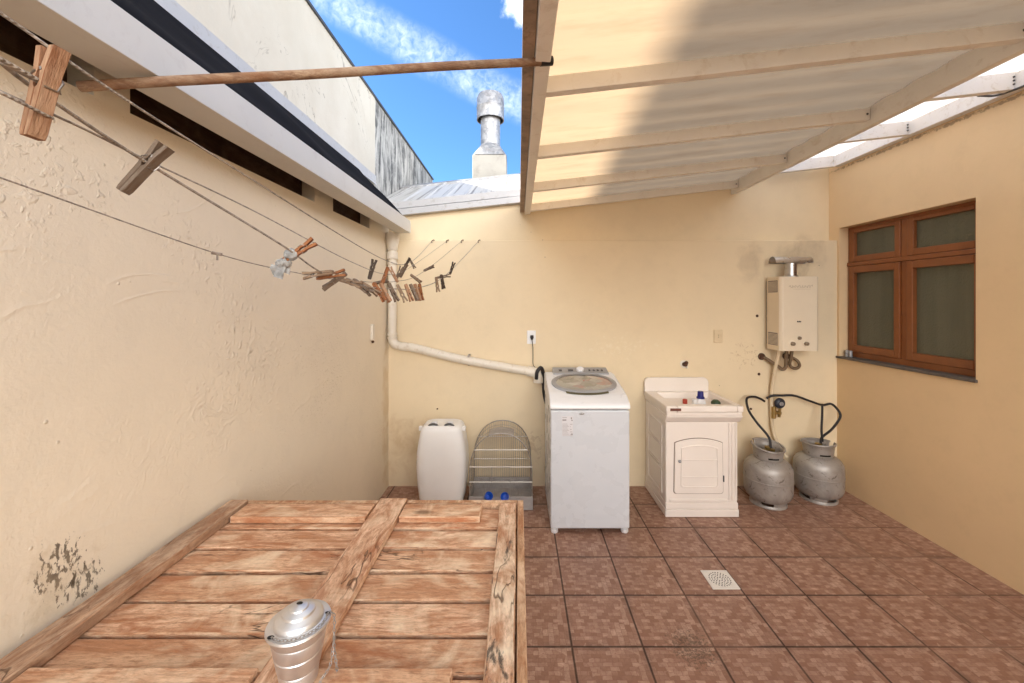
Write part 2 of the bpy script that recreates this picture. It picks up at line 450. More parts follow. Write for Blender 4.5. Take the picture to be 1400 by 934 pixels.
M['blue_plastic'] = plain('blue_plastic', (.015, .10, .52), .35, var=.1)
M['navy_plastic'] = plain('navy_plastic', (.012, .014, .16), .35, var=.1)
M['red_plastic'] = plain('red_plastic', (.42, .05, .03), .4)
M['green_plastic'] = plain('dark_green_plastic', (.03, .06, .025), .45)
M['grille'] = plain('grey_vent_grille', (.22, .19, .18), .6)
M['chrome'] = plain('polished_flue_metal', (.56, .545, .53), .3, 1.0, var=.15, scale=12)
M['alu'] = plain('spun_aluminium', (.74, .74, .75), .40, .9, var=.12, scale=14, bump=.06, bscale=40)
M['galv'] = None
M['brass'] = plain('brass', (.42, .30, .12), .4, 1.0, var=.2, scale=30)
M['rust'] = plain('rusty_iron', (.10, .045, .025), .8, .2, var=.4, scale=40)
M['hose_tan'] = plain('tan_braided_hose', (.17, .11, .06), .6, var=.3, scale=60)
M['hose_white'] = plain('white_gas_hose', (.70, .58, .40), .4)
M['wire'] = plain('galvanised_wire', (.40, .37, .34), .45, .6, var=.25, scale=30)
M['pale_wire'] = plain('pale_wire', (.72, .68, .62), .4, .2)
M['stone'] = plain('slate_sill', (.12, .10, .085), .6, var=.35, scale=25, bump=.3)
M['cement'] = plain('cream_cement', (.40, .38, .34), .8, scale=3, var=.2, bump=.2, dirt=(.24, .22, .19))
M['socket_white'] = plain('white_socket_plate', (.80, .80, .80), .35, var=.03)
M['socket_cream'] = plain('cream_socket_plate', (.68, .55, .36), .4, var=.05)
M['cloth'] = plain('dirty_white_cloth', (.36, .36, .35), .95, var=.45, scale=50, bump=.6, bscale=160)
M['drain'] = plain('white_drain_cover', (.80, .77, .70), .35, var=.08, scale=20)
M['hole'] = plain('dark_hole', (.012, .010, .008), .9)
M['tray'] = plain('dull_tray_plastic', (.36, .33, .31), .5, var=.2, scale=20)
M['ink'] = plain('grey_print', (.20, .18, .18), .6)
M['label_paper'] = plain('sticker_paper', (.66, .65, .67), .5, var=.03)
M['red_ink'] = plain('brown_plate', (.16, .05, .03), .5, var=.4, scale=90)
M['edge_brown'] = plain('rust_stained_channel', (.36, .25, .17), .6, .0, var=.5, scale=9, dirt=(.10, .06, .04))
M['spring'] = plain('steel_spring', (.35, .31, .27), .4, .9, var=.25, scale=50)

def jug_mat():
    t = NT('milky_polyethylene')
    c = t.mix(t.ramp(t.noise(3, 4), [(.3, 0), (.7, 1)]), (.80, .79, .77), (.86, .855, .84))
    return t.finish(c, .38, 0, t.bump(t.noise(9, 3), .15, .004), .4, **{'Subsurface Weight': .35, 'Subsurface Radius': (.05, .05, .05), 'Subsurface Scale': .5})
M['jug_plastic'] = jug_mat()

def galv_mat():
    t = NT('galvanised_sheet')
    v = t.voro(30, out='Color'); f = t.noise(9, 7, .7, dist=.6)
    c = t.mix(t.ramp(v, [(.2, 0), (.8, 1)]), (.26, .27, .29), (.42, .42, .43))
    c = t.mix(t.ramp(f, [(.5, 0), (.68, .8)]), c, (.24, .22, .21))
    return t.finish(c, .5, .55, t.bump(f, .1, .003), .5)
M['galv'] = galv_mat()

def cyl_mat():
    t = NT('silver_gas_cylinder_paint')
    f = t.noise(6, 7, .65, dist=.5)
    c = t.mix(t.ramp(f, [(.35, 0), (.7, 1)]), (.30, .275, .25), (.46, .43, .40))
    sc = t.ramp(t.noise(16, 8, .75, dist=1.0), [(.57, 0), (.63, 1)])
    c = t.mix(t.math('MULTIPLY', sc, .7), c, (.10, .075, .06))
    return t.finish(c, t.math('ADD', t.math('MULTIPLY', f, .3), .32), .45, t.bump(t.noise(12, 4), .15, .004), .5)
M['cyl'] = cyl_mat()

def glass_mat():
    t = NT('textured_frosted_glass')
    v = t.noise(90, 2, .5)
    g = t.noise(1.6, 3, .5)
    streak = t.ramp(t.noise(1, 3, .5, vec=t.mapping(scale=(1, 9, .5))), [(.35, 0), (.65, 1)])
    c = t.mix(g, (.06, .062, .038), (.13, .125, .085))
    c = t.mix(t.math('MULTIPLY', streak, .35), c, (.17, .17, .11))
    return t.finish(c, .22, 0, t.bump(v, .55, .006), .5)
M['pane'] = glass_mat()

def sheet_mat(name, c, shade_streaks=True, diff=.4):
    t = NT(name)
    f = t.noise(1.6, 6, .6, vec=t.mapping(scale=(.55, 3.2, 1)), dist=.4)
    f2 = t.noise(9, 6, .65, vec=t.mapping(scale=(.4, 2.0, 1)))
    cc = t.mix(t.ramp(f, [(.32, 0), (.68, 1)]), hsv(c, .91 if shade_streaks else .97), hsv(c, 1.04))
    if shade_streaks:
        cc = t.mix(t.ramp(f2, [(.5, 0), (.72, .35)]), cc, (c[0]*.66, c[1]*.54, c[2]*.43))  # streaks put the rafters' shadow bands into the sheet colour
    tr = t.n('ShaderNodeBsdfTranslucent'); t.link(cc, tr.inputs[0])
    df = t.n('ShaderNodeBsdfDiffuse'); t.link(cc, df.inputs[0])
    gl = t.n('ShaderNodeBsdfGlossy'); gl.inputs['Roughness'].default_value = .35
    nb = t.bump(f2, .2, .006)
    for nd in (tr, df, gl): t.link(nb, nd.inputs['Normal'])
    m1 = t.n('ShaderNodeMixShader'); m1.inputs[0].default_value = diff; t.link(tr.outputs[0], m1.inputs[1]); t.link(df.outputs[0], m1.inputs[2])
    m2 = t.n('ShaderNodeMixShader'); m2.inputs[0].default_value = .04; t.link(m1.outputs[0], m2.inputs[1]); t.link(gl.outputs[0], m2.inputs[2])
    t.link(m2.outputs[0], t.out.inputs[0])
    return t.m
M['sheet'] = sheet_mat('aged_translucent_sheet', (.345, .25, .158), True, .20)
M['sheet_clean'] = sheet_mat('clean_translucent_sheet', (1.0, .99, .97), False, .04)

def nwall_mat():
    t = NT('weathered_cream_render')
    f = t.noise(1.4, 6, .6); g = t.noise(5, 8, .7)
    c = t.mix(t.ramp(f, [(.3, 0), (.7, 1)]), (.56, .52, .44), (.66, .62, .54))
    c = t.mix(t.ramp(g, [(.45, 0), (.75, .5)]), c, (.56, .50, .41))
    cr = t.ramp(t.noise(1.3, 5, .6, dist=1.2), [(.496, 0), (.499, 1), (.501, 1), (.504, 0)])
    c = t.mix(t.math('MULTIPLY', t.math('MULTIPLY', cr, t.ramp(f, [(.45, 0), (.55, 1)])), .7), c, (.16, .13, .1))
    return t.finish(c, .85, 0, t.bump(t.noise(60, 4), .3, .004), .2)
M['nwall'] = nwall_mat()
def nwall_stained_mat():
    t = NT('mould_streaked_cement')
    s = t.noise(3.2, 7, .72, vec=t.mapping(scale=(1, 4.2, .75)), dist=.5)
    c = t.mix(t.ramp(s, [(.40, 0), (.60, 1)]), (.52, .51, .48), (.10, .10, .10))
    c = t.mix(t.ramp(t.noise(12, 6, .7), [(.5, 0), (.7, .6)]), c, (.56, .55, .52))
    return t.finish(c, .9, 0, t.bump(t.noise(40, 4), .4, .005), .2)
M['nwall_stained'] = nwall_stained_mat()
def metal_roof_mat():
    t = NT('zinc_roof_sheet')
    s = t.noise(5, 5, .6, vec=t.mapping(scale=(4.5, .12, .12)), dist=.1)
    c = t.mix(t.ramp(s, [(.55, 0), (.64, 1)]), (.56, .55, .53), (.24, .22, .20))
    return t.finish(c, .45, .2, None, .5)
M['roof_zinc'] = metal_roof_mat()
def rope_mat(name, c):
    t = NT(name)
    f = t.noise(300, 2); g = t.noise(60, 3)
    cc = t.mix(t.ramp(g, [(.35, 0), (.65, 1)]), hsv(c, .5), hsv(c, 1.1))
    w = t.n('ShaderNodeTexWave'); t.link(t.mapping(rot=(0, 0, R(25))), w.inputs[0]); w.inputs['Scale'].default_value = 130
    cc = t.mix(t.math('MULTIPLY', w.outputs['Fac'], .35), cc, hsv(c, .45))
    return t.finish(cc, .9, 0, t.bump(w.outputs['Fac'], .6, .002), .1)
M['rope'] = rope_mat('braided_rope', (.50, .44, .38))
M['rope_dark'] = rope_mat('weathered_rope', (.42, .35, .29))
def lid_mat():
    t = NT('washer_lid_window_over_laundry')
    v = t.voro(11, vec=t.mapping(scale=(1, 1.4, 1)), out='Color')
    w = t.noise(18, 5, .6, dist=1.5)
    c = t.ramp(v, [(.15, (.36, .36, .31)), (.38, (.52, .50, .45)), (.55, (.34, .14, .12)), (.62, (.44, .43, .37)), (.8, (.16, .15, .12)), (.9, (.60, .58, .54))])
    c = t.mix(t.ramp(w, [(.42, .0), (.6, .8)]), c, (.34, .32, .29))
    return t.finish(c, .18, 0, None, .5, **{'Coat Weight': .6, 'Coat Roughness': .1})
M['lid'] = lid_mat()

# ------------------------------------------------------------------ setting
b = MB(); b.box(-60, 60, -60, 120, -.3, -.03)
tag(b.build('ground', M['ground']), kind='structure')
b = MB(); b.grid(lambda u, v: (u, v, 0), [-1.3, 0, 1.5, 3.2], [-3.2, -1, 1, 2.5, 3.8])
tag(b.build('floor', M['floor']), kind='structure')

XL, XR, YB = -1.12, 2.745, 3.5
YBU, ZLED = 3.59, 2.12
FRONT = -3.0
# left wall with roof-timber pockets at its top
b = MB(); b.box(XL-.18, XL, FRONT, YB, -.02, 2.14)
lw = thing('courtyard_wall', (XL, 0, 0), 'long rough cream wall with blistered paint and a black mould patch, under the gutter', 'wall')
b.build('wall_face', M['wall_left'], lw)
b = MB()
for y0, y1 in ((-.3, .0), (1.07, 1.17), (2.23, 2.45), (3.05, YB)):
    b.box(XL-.18, XL, y0, y1, 2.14, 2.30)
b.build('wall_pier', M['wall_left'], lw)
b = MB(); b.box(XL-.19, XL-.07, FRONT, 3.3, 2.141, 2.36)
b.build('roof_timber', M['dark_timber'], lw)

# back wall: thick lower part, recessed upper part with sloping top
bw = thing('courtyard_wall', (.8, YB, 0), 'cream back wall with a horizontal ledge, behind the washing machine', 'wall')
b = MB(); b.box(XL-.18, XR+.2, YB, YB+.25, -.02, ZLED)
b.build('lower_wall', M['wall_back'], bw, bevel=.006)
b = MB()
b.prism([(XL-.18, ZLED-.05), (XR+.2, ZLED-.05), (XR+.2, 2.84), (1.9, 2.70), (.05, 2.455), (XL-.18, 2.33)], 'y', YBU, YBU+.16)
b.build('upper_wall', M['wall_back'], bw)

# right wall with the window opening
WY0, WY1, WZ0, WZ1 = 2.437, 3.475, 1.125, 2.22
rw = thing('courtyard_wall', (XR, 1, 0), 'smooth cream house wall with warm canopy light in its colour, holding the brown window, right of the yard', 'wall')
b = MB()
b.box(XR, XR+.16, FRONT, YBU+.1, -.02, WZ0)
b.box(XR, XR+.16, FRONT, YBU+.1, WZ1, 3.2)
b.box(XR, XR+.16, FRONT, WY0, WZ0, WZ1)
b.box(XR, XR+.16, WY1, YBU+.1, WZ0, WZ1)
b.build('wall_face', M['wall_right'], rw)

# house wall far behind the camera
hw = thing('parapet_wall', (1.2, FRONT-.1, 0), 'low cream parapet closing the open yard behind the viewpoint', 'wall')
b = MB(); b.box(XL-.18, XR+.16, FRONT-.15, FRONT-.002, -.02, 1.0)
b.build('wall_face', M['wall_back'], hw)

# neighbour's tall side wall
NX = -1.35
nw = thing('neighbour_wall', (NX, 2, 2.3), 'tall cracked pale wall of the neighbouring house rising above the gutter, with a black-streaked end', 'wall')
b = MB(); b.box(NX-.2, NX, FRONT-1, 3.82, 1.0, 3.50)
b.build('rendered_face', M['nwall'], nw)
b = MB(); b.box(NX-.2, NX-.004, 3.82, 6.4, 1.0, 3.50)
b.build('stained_face', M['nwall_stained'], nw)
b = MB(); b.box(NX-.22, NX+.012, FRONT-1, 6.41, 3.50, 3.52)
b.build('coping', M['dark_grey'], nw)

# unseen block and raised screen, added only to shade the canopy
nb = thing('sun_blocker', (-8, 1, 0), 'unseen added sun blocker, a tall block with a high screen on posts beyond the pale side wall', 'light_blocker')
b = MB(); b.box(-11, -6.6, -7, 11, -.02, 6.3); b.build('wall', M['nwall'], nb)
b = MB()
zl = lambda y: 7.98 + .055*(y-1.2)
b.hexa([(x, y, z) for x in (-6.3, -6.0) for y in (-7, 9.5) for z in (zl(y), 10.0)])
b.build('shade_screen', M['cement'], nb)
for yy in (-6.8, 9.3):
    b = MB(); b.box(-6.29, -6.01, yy-.14, yy+.14, 0, zl(yy)-.02); b.build('post', M['cement'], nb)

# ------------------------------------------------------------------ gutter, downpipe, back roof
g = thing('rain_gutter', (-.96, 1, 2.17), 'long pale box gutter with black lining hung along the top of the left wall', 'gutter')
b = MB()
b.prism([(-1.03, 2.168), (-.912, 2.168), (-.912, 2.272), (-.924, 2.272), (-.924, 2.180), (-1.03, 2.180)], 'y', FRONT, 3.42)
b.box(-1.03, -.912, 3.42, 3.428, 2.168, 2.272)
b.build('trough', M['gutter_paint'], g, bevel=.002)
b = MB()
pr = [(-.926, 2.258), (-.955, 2.305), (-1.02, 2.375), (-1.10, 2.455), (-1.20, 2.555), (-1.30, 2.66), (-1.335, 2.70)]
def memb(u, v):
    i = min(int(u), len(pr)-2); f = u-i
    x = pr[i][0]*(1-f)+pr[i+1][0]*f; z = pr[i][1]*(1-f)+pr[i+1][1]*f
    k = mnoise.noise(Vector((x*4, v*2.3, 0)))*.020*math.sin(min(1, u/6)*math.pi)
    return (x+k*.7, v, z+k)
b.grid(memb, [i*.5 for i in range(13)], [FRONT+i*.1 for i in range(65)])
b.build('lining', M['membrane'], g, smooth=60)
b = MB(); b.hexa([(NX+dx, y, z) for dx in (.002, .016) for y in (FRONT, 3.8) for z in (2.69, 2.765)])
b.hexa([(x, y, z) for x, z0, z1 in ((NX+.016, 2.69, 2.698), (NX+.03, 2.672, 2.68)) for y in (FRONT, 3.8) for z in (z0, z1)])
b.build('flashing', M['roof_paint'], g)

dp = thing('downpipe', (-1.075, 3.42, 1.2), 'white plastic downpipe in the wall corner running along the back wall to the washer', 'pipe')
px_ = -1.072; py_ = 3.445
b = MB()
b.lathe([(.060, 2.170), (.058, 2.11), (.044, 2.05), (.044, 2.03)], (px_, py_, 0), 24)
b.build('outlet_funnel', M['pvc'], dp, smooth=40)
b = MB()
elb = spline([(px_, py_, 2.04), (px_, py_, 1.8), (px_, py_, 1.5), (px_, py_, 1.30), (px_+.012, py_, 1.245), (px_+.06, py_, 1.215), (px_+.2, py_, 1.195), (-.5, py_, 1.105), (.115, py_, .995)], 8)
b.tube(elb, .0365, 20)
b.build('pipe_run', M['pvc'], dp, smooth=40)
for zz, hh, rr in ((1.985, .055, .046), (1.915, .022, .044), (1.955, .012, .049), (1.315, .02, .043), (1.285, .018, .043)):
    b = MB(); b.lathe([(rr-.004, -hh/2), (rr, -hh/2+.004), (rr, hh/2-.004), (rr-.004, hh/2)], (px_, py_, zz), 24)
    b.build('collar', M['pvc'], dp, smooth=40)
b = MB()
b.tube([(.075, py_, 1.003), (.125, py_, .994)], .044, 20)
b.tube(spline([(.11, py_, .997), (.145, py_, .985), (.165, py_, .95), (.165, py_, .905)], 6), .042, 20)
b.build('elbow', M['pvc'], dp, smooth=40)
b = MB(); b.tube([(-.42, py_-.002, 1.05), (-.42, py_-.002, 1.14)], .010, 8); b.box(-.428, -.412, 3.40, 3.5, 1.125, 1.14)
b.build('pipe_clip', M['wire'], dp)

zr = lambda x: 2.452+.107*x
mr = thing('metal_roof', (-.5, 4, 2.5), 'pale ribbed sheet-metal roof edge with white fascia above the back wall', 'roof')
b = MB(); b.hexa([(x, y, zr(x)+dz) for x in (-1.30, .6) for y in (3.53, 3.59) for dz in (.0, .056)])
b.hexa([(x, y, zr(x)+dz) for x in (-1.30, .6) for y in (3.548, 3.61) for dz in (.064, .125)])
b.hexa([(x, y, zr(x)+dz) for x in (-1.30, .6) for y in (3.57, 3.60) for dz in (.0565, .0635)])
b.build('fascia', M['roof_paint'], mr, bevel=.003)
b = MB()
xs = [-1.345+i*.012 for i in range(170)]
def roofpt(u, v):
    p = (u*1.0/.19) % 1.0
    rib = .028*max(0, 1-abs(p-.5)/.13)
    return (u, v, zr(u)+.125+(v-3.6)*.425+rib*.4)
b.grid(roofpt, xs, [3.6, 3.9, 4.3, 4.7])
b.build('roof_sheet', M['roof_zinc'], mr, smooth=30)
b = MB(); b.hexa([(x, y, zr(x)+.125+(y-3.6)*.425+dz) for x in (-1.345, .69) for y in (4.66, 4.78) for dz in (-.02, .020)])
b.build('ridge_cap', M['galv'], mr)
b = MB(); b.hexa([(x, y, z) for x in (-1.345, .69) for y in (4.705, 4.76) for z in (1.9, 2.85 if True else 0)]); b.build('rear_wall', M['cement'], mr)
# little screws on the fascia
b = MB()
for i in range(6):
    xx = -.95+i*.19; b = MB(); b.ball((xx, 3.585, zr(xx)+.130), .007, 1); b.build('screw', M['dark_grey'], mr)

ch = thing('chimney', (-.35, 5.1, 2.0), 'galvanised round chimney with a wide cap on a square base against the sky', 'chimney')
CYc = 5.1; CXc = (670.5-709)*CYc/F
def zc(y): return EYE-(y-CY)*CYc/F
b = MB(); b.box(CXc-.205, CXc+.205, CYc-.2, CYc+.2, 1.9, zc(219)); b.build('base', M['cement'], ch, bevel=.008)
b = MB()
z0, z1 = zc(219)+.001, zc(200)
bt = [(-.215, -.21), (.215, -.21), (.215, .21), (-.215, .21)]
n = 32
ra, rb = [], []
for i in range(n):
    a = 2*math.pi*(i+.5)/n
    ca, sa = math.cos(a), math.sin(a); s = 1/max(abs(ca), abs(sa))
    ra.append(b.bm.verts.new((CXc+.208*ca*s, CYc+.205*sa*s, z0)))
    rb.append(b.bm.verts.new((CXc+.125*ca, CYc+.125*sa, z1)))
for i in range(n): b.bm.faces.new([ra[i], ra[(i+1) % n], rb[(i+1) % n], rb[i]])
b.build('taper', M['galv'], ch, smooth=50)
b = MB(); b.lathe([(.122, z1-.01), (.122, zc(150))], (CXc, CYc, 0), 32); b.build('flue', M['galv'], ch, smooth=40)
b = MB(); b.lathe([(.16, zc(165)), (.172, zc(165)), (.172, zc(150)), (.176, zc(149)), (.172, zc(148)), (.170, zc(136)), (.150, zc(131)), (.0, zc(129))], (CXc, CYc, 0), 32, cap=False)
b.build('cap', M['galv'], ch, smooth=30)

# ------------------------------------------------------------------ canopy
zb = lambda x: 2.36+.114*(x-.08)
cn = thing('canopy', (1.3, 1.5, 2.36), 'white framed lean-to canopy with dirty beige translucent sheets, rafter shade streaked into their colour, over the laundry corner', 'canopy')
CF = .05
RY = [.16, .82, 1.49, 2.16, 2.83, 3.46]
for y in RY:
    b = MB(); b.slopebox(.102, 1.872, y, y+.038, zb, .062)
    b.build('rafter', M['canopy_paint'], cn, bevel=.003)
b = MB(); b.hexa([(x, y, zb(x)+dz) for x in (.052, .10) for y in (CF, 3.498) for dz in (-.018, .064)])
b.build('edge_beam', M['canopy_paint'], cn, bevel=.003)
b = MB(); b.prism([(.012, 2.37), (.050, 2.37), (.050, 2.378), (.02, 2.378), (.02, 2.445), (.06, 2.452), (.06, 2.46), (.012, 2.455)], 'y', CF-.02, 3.55)
b.build('edge_channel', M['edge_brown'], cn, bevel=.002)
b = MB(); b.hexa([(x, y, zb(x)+dz) for x in (1.875, 1.925) for y in (CF, 3.585) for dz in (-.030, .10)])
b.build('purlin', M['canopy_paint'], cn, bevel=.003)
# main sheet: very shallow waves along the slope
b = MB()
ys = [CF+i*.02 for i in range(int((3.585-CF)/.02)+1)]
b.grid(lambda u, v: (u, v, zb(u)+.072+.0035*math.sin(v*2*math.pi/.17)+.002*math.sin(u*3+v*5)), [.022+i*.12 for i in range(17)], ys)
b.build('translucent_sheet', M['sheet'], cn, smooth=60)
ZS = lambda x: zb(x)+.19
for y in (.10, .95, 1.58, 2.20, 2.80, 3.47):
    b = MB(); b.slopebox(1.926, 2.70, y, y+.04, lambda x: zb(x)+.088, .095)
    b.build('rafter', M['white_metal'], cn, bevel=.003)
b = MB(); b.box(2.690, 2.742, CF, 3.47, 2.742, 2.835); b.build('wall_plate', M['white_metal'], cn, bevel=.003)
b = MB(); b.grid(lambda u, v: (u, v, ZS(u)), [1.80, 2.1, 2.4, 2.742], [CF, 0, 1, 2, 3.6])
b.build('clear_sheet', M['sheet_clean'], cn)
b = MB()
for y in RY[1:]:
    for (x, dz) in ((.085, .02), (1.855, .03)):
        b = MB(); b.ball((x, y-.002, zb(x)+dz), .006, 1); b.build('screw', M['dark_grey'], cn)
for y in (1.58, 2.20, 2.80):
    for dz in (.115, .135, .155):
        b = MB(); b.ball((2.682, y-.002, zb(2.68)+dz), .006, 1); b.build('screw', M['dark_grey'], cn)

b = MB(); b.tube(spline([(2.60, 2.3, 2.76), (2.68, 2.25, 2.745), (2.68, 2.0, 2.735), (2.69, 1.7, 2.738), (2.70, 1.2, 2.74)], 6), .006, 6)
tag(b.build('cable', M['dark_grey']), 'thin dark cable sagging along the white plate at the top of the right wall', 'cable')

# pole
pl = thing('wooden_pole', (-.5, 1.16, 2.25), 'round wooden broomstick pole with a black tip laid from the gutter across to the canopy', 'pole')
p0 = Vector((-1.07, .99, 2.122)); p1 = Vector((.085, 1.275, 2.352)); d = (p1-p0)
b = MB(); b.tube([p0+d*(i/12)+Vector((0, 0, .0012*math.sin(i*.9))) for i in range(13)], .0125, 14); b.build('shaft', M['pole_wood'], pl, smooth=40)
b = MB(); b.tube([p1-d*.015, p1+d*.018], .0145, 14); b.build('tip_cap', M['black_rubber'], pl, smooth=40)

# ------------------------------------------------------------------ window
wn = thing('window', (XR+.08, 2.93, WZ0), 'brown varnished wooden window with four frosted panes in the right wall', 'window')
x0, x1 = XR+.075, XR+.14
yc = (WY0+WY1)/2+.012
zt = 1.900
b = MB(); b.ringx(x0, x1, WY0+.001, WY1-.001, WZ0+.001, WZ1-.001, .022, .045, .022)
b.box(x0+.001, x1, yc-.026, yc+.026, WZ0+.046, WZ1-.023); b.build('frame', M['window_wood'], wn, bevel=.004)
b = MB(); b.box(x0-.014, x1, WY0+.002, WY1-.002, zt-.012, zt+.022)
b.build('transom', M['window_wood'], wn, bevel=.006)
for y0, y1 in ((WY0+.023, yc-.028), (yc+.028, WY1-.023)):
    s = MB(); s.ringx(x0-.012, x1-.01, y0, y1, WZ0+.047, zt-.014, .045, .055, .055)
    s = s.build('sash', M['window_wood'], wn, bevel=.004)
    p = MB(); p.box(x0+.02, x0+.026, y0+.043, y1-.043, WZ0+.100, zt-.067); p.build('pane', M['pane'], s)
    s = MB(); s.ringx(x0-.006, x1-.01, y0, y1, zt+.024, WZ1-.024, .045, .048, .030)
    s = s.build('top_light', M['window_wood'], wn, bevel=.004)
    p = MB(); p.box(x0+.02, x0+.026, y0+.043, y1-.043, zt+.070, WZ1-.052); p.build('pane', M['pane'], s)
b = MB(); b.box(XR-.016, x0+.02, WY0-.01, WY1+.02, WZ0-.018, WZ0+.0005); b.build('sill', M['stone'], wn, bevel=.003)
b = MB()
for yy in (3.40, 3.435): b.lathe([(.014, 0), (.014, .05), (.010, .055)], (XR+.035, yy, WZ0+.0005), 12)
b = b.build('latch_stub', M['galv'], wn, smooth=40)

# ------------------------------------------------------------------ crate
ZP = .82     # top of the boards
cr = thing('wooden_crate', (-.53, .8, 0), 'large raw pine crate with plank lid and three cleats standing against the left wall', 'crate')
CX0, CX1, CY0, CY1 = -1.105, .018, .15, 1.55
gaps = [.262, .370, .478, .585, .690, .841-.045, .841, .943, 1.051, 1.164, 1.273, 1.383, 1.525]
gaps = [.19, .30, .41, .52, .63, .735, .841, .943, 1.051, 1.164, 1.273, 1.383, 1.522]
b = MB()
random.seed(3)
for a, c in zip(gaps[:-1], gaps[1:]):
    n = 14; g0 = .0062+random.random()*.002
    for k in range(1):
        t0 = random.uniform(-.003, .003); t1 = random.uniform(-.003, .003)
        b.hexa([(x, y, z) for x in (-1.08, -.006) for y in (a+g0, c-g0) for z in (ZP-.022, ZP+(t0 if x < -.5 else t1))])
b.build('lid_boards', M['pine_x'], cr, bevel=.0035)
def cleat(x0, x1, y0, y1, z0, z1, mat, name='cleat'):
    b = MB()
    n = 18
    for s in range(1):
        prev = None
        rings = []
        for i in range(n+1):
            y = y0+(y1-y0)*i/n
            w0 = mnoise.noise(Vector((x0*5, y*3, 1)))*.004; w1 = mnoise.noise(Vector((x1*5, y*3, 7)))*.004
            zz = mnoise.noise(Vector((x1*5, y*2, 17)))*.0025
            rings.append([b.bm.verts.new(p) for p in ((x0+w0, y, z0), (x1+w1, y, z0), (x1+w1, y, z1+zz), (x0+w0, y, z1+zz))])
        for i in range(n):
            for j in range(4):
                k = (j+1) % 4
                b.bm.faces.new([rings[i][j], rings[i][k], rings[i+1][k], rings[i+1][j]])
        b.bm.faces.new(rings[0]); b.bm.faces.new(rings[-1][::-1])
    return b.build(name, mat, cr, bevel=.003)
cleat(-1.078, -1.012, CY0+.04, 1.524, ZP+.004, ZP+.034, M['pine_grey'])
cleat(-.528, -.424, CY0+.04, 1.555, ZP+.0045, ZP+.024, M['pine_y'])
cleat(-.072, -.009, CY0+.04, 1.522, ZP+.004, ZP+.022, M['pine_spot'])
# loose boards nailed across at both ends
for y0, y1 in ((1.412, 1.505), (.73, .834)):
    b = MB()
    b.box(-1.004, -.533, y0, y1, ZP+.004, ZP+.0275)
    b.box(-.419, -.135, y0+.004, y1, ZP+.004, ZP+.026)
    b.build('cross_board', M['pine_x'], cr, bevel=.003)
# thin trim round the rim
b = MB()
b.box(-1.105, -1.084, CY0, 1.55, ZP-.05, ZP+.016); b.box(-.004, .018, CY0, 1.55, ZP-.05, ZP+.018)
b.box(-1.0835, -.533, 1.528, 1.55, ZP-.05, ZP+.018); b.box(-.42, -.0045, 1.528, 1.55, ZP-.05, ZP+.019)
b.box(-.532, -.421, 1.528, 1.55, ZP-.05, ZP+.003)
b.box(-1.0835, -.0045, CY0, CY0+.022, ZP-.05, ZP+.018)
b.build('rim_trim', M['pine_edge'], cr, bevel=.002)
for nm, (xa, xb, ya, yb) in (('side_panel', (-1.098, -1.078, CY0+.02, 1.53)), ('side_panel', (-.010, .010, CY0+.02, 1.53)), ('end_panel', (-1.077, -.011, 1.515, 1.535)), ('end_panel', (-1.077, -.011, CY0+.01, CY0+.03))):
    b = MB()
    for i in range(7):
        b.box(xa, xb, ya, yb, .002+i*.110, .107+i*.110)
    b.build(nm, M['pine_x'], cr, bevel=.002)

# aluminium canister on the crate
cz = ZP+.024
cc_ = (-.437, .808)
ca = thing('aluminium_canister', (cc_[0], cc_[1], cz), 'dented aluminium canister with a stepped domed lid standing on the middle cleat of the crate', 'canister')
b = MB()
b.lathe([(.0, .0005), (.030, .0005), (.034, .004), (.0375, .03), (.0365, .032), (.0395, .036), (.0440, .063), (.0430, .065), (.0455, .069), (.0490, .092), (.0482, .094), (.0505, .098), (.0515, .113)], (cc_[0], cc_[1], cz), 40, cap=False)
b.build('body', M['alu'], ca, smooth=35)
b = MB()
b.lathe([(.050, .111), (.0575, .1125), (.0590, .1155), (.0575, .1195), (.048, .1215), (.0455, .1225), (.0435, .130), (.040, .1335), (.032, .1365), (.0305, .1375), (.029, .1415), (.025, .1435), (.018, .1455), (.0165, .148), (.012, .150), (.0, .151)], (cc_[0], cc_[1], cz), 48, cap=False)
b.build('lid', M['alu'], ca, smooth=35)
b = MB()
for a, r_, z_, s_ in ((R(235), .0525, .1212, .007), (R(20), .0515, .1212, .006), (R(130), .0525, .1212, .006), (R(100), .004, .1510, .0065)):
    x_, y_ = cc_[0]+r_*math.cos(a), cc_[1]+r_*math.sin(a)
    b = MB(); b.ball((x_, y_, cz+z_), s_, 2, (1, .65, .22)); b.build('slot', M['hole'], ca)
b = MB(); b.ball((cc_[0]+.002, cc_[1]-.0352, cz+.014), .006, 2, (1, .35, .7)); b.build('slot', M['hole'], ca)
b = MB()
def chain(pts, rad):
    P = spline(pts, 24)
    L = 0; last = P[0]; k = 0
    for p, q in zip(P, P[1:]):
        L += (q-p).length
        if (q-last).length > rad*2.6:
            mid = (q+last)/2; t = (q-last).normalized()
            u = t.cross(Vector((0, 0, 1)) if abs(t.z) < .9 else Vector((1, 0, 0))).normalized(); v = t.cross(u)
            s = u if k % 2 else v
            ring = [mid+t*(math.cos(a)*rad*1.7)+s*(math.sin(a)*rad) for a in [2*math.pi*i/8 for i in range(9)]]
            b.tube(ring, rad*.33, 5)
            last = q; k += 1
rim = []
for i in range(10):
    a = R(240)+i*R(-16 if False else 15.0)
    rim.append((cc_[0]+.0535*math.cos(a), cc_[1]+.0535*math.sin(a), cz+.1235))
chain(rim+[(cc_[0]+.0585, cc_[1]+.022, cz+.117), (cc_[0]+.0605, cc_[1]+.022, cz+.10), (cc_[0]+.0603, cc_[1]+.021, cz+.05), (cc_[0]+.068, cc_[1]+.018, cz+.0), (cc_[0]+.067, cc_[1]+.012, cz-.012)], .0026)
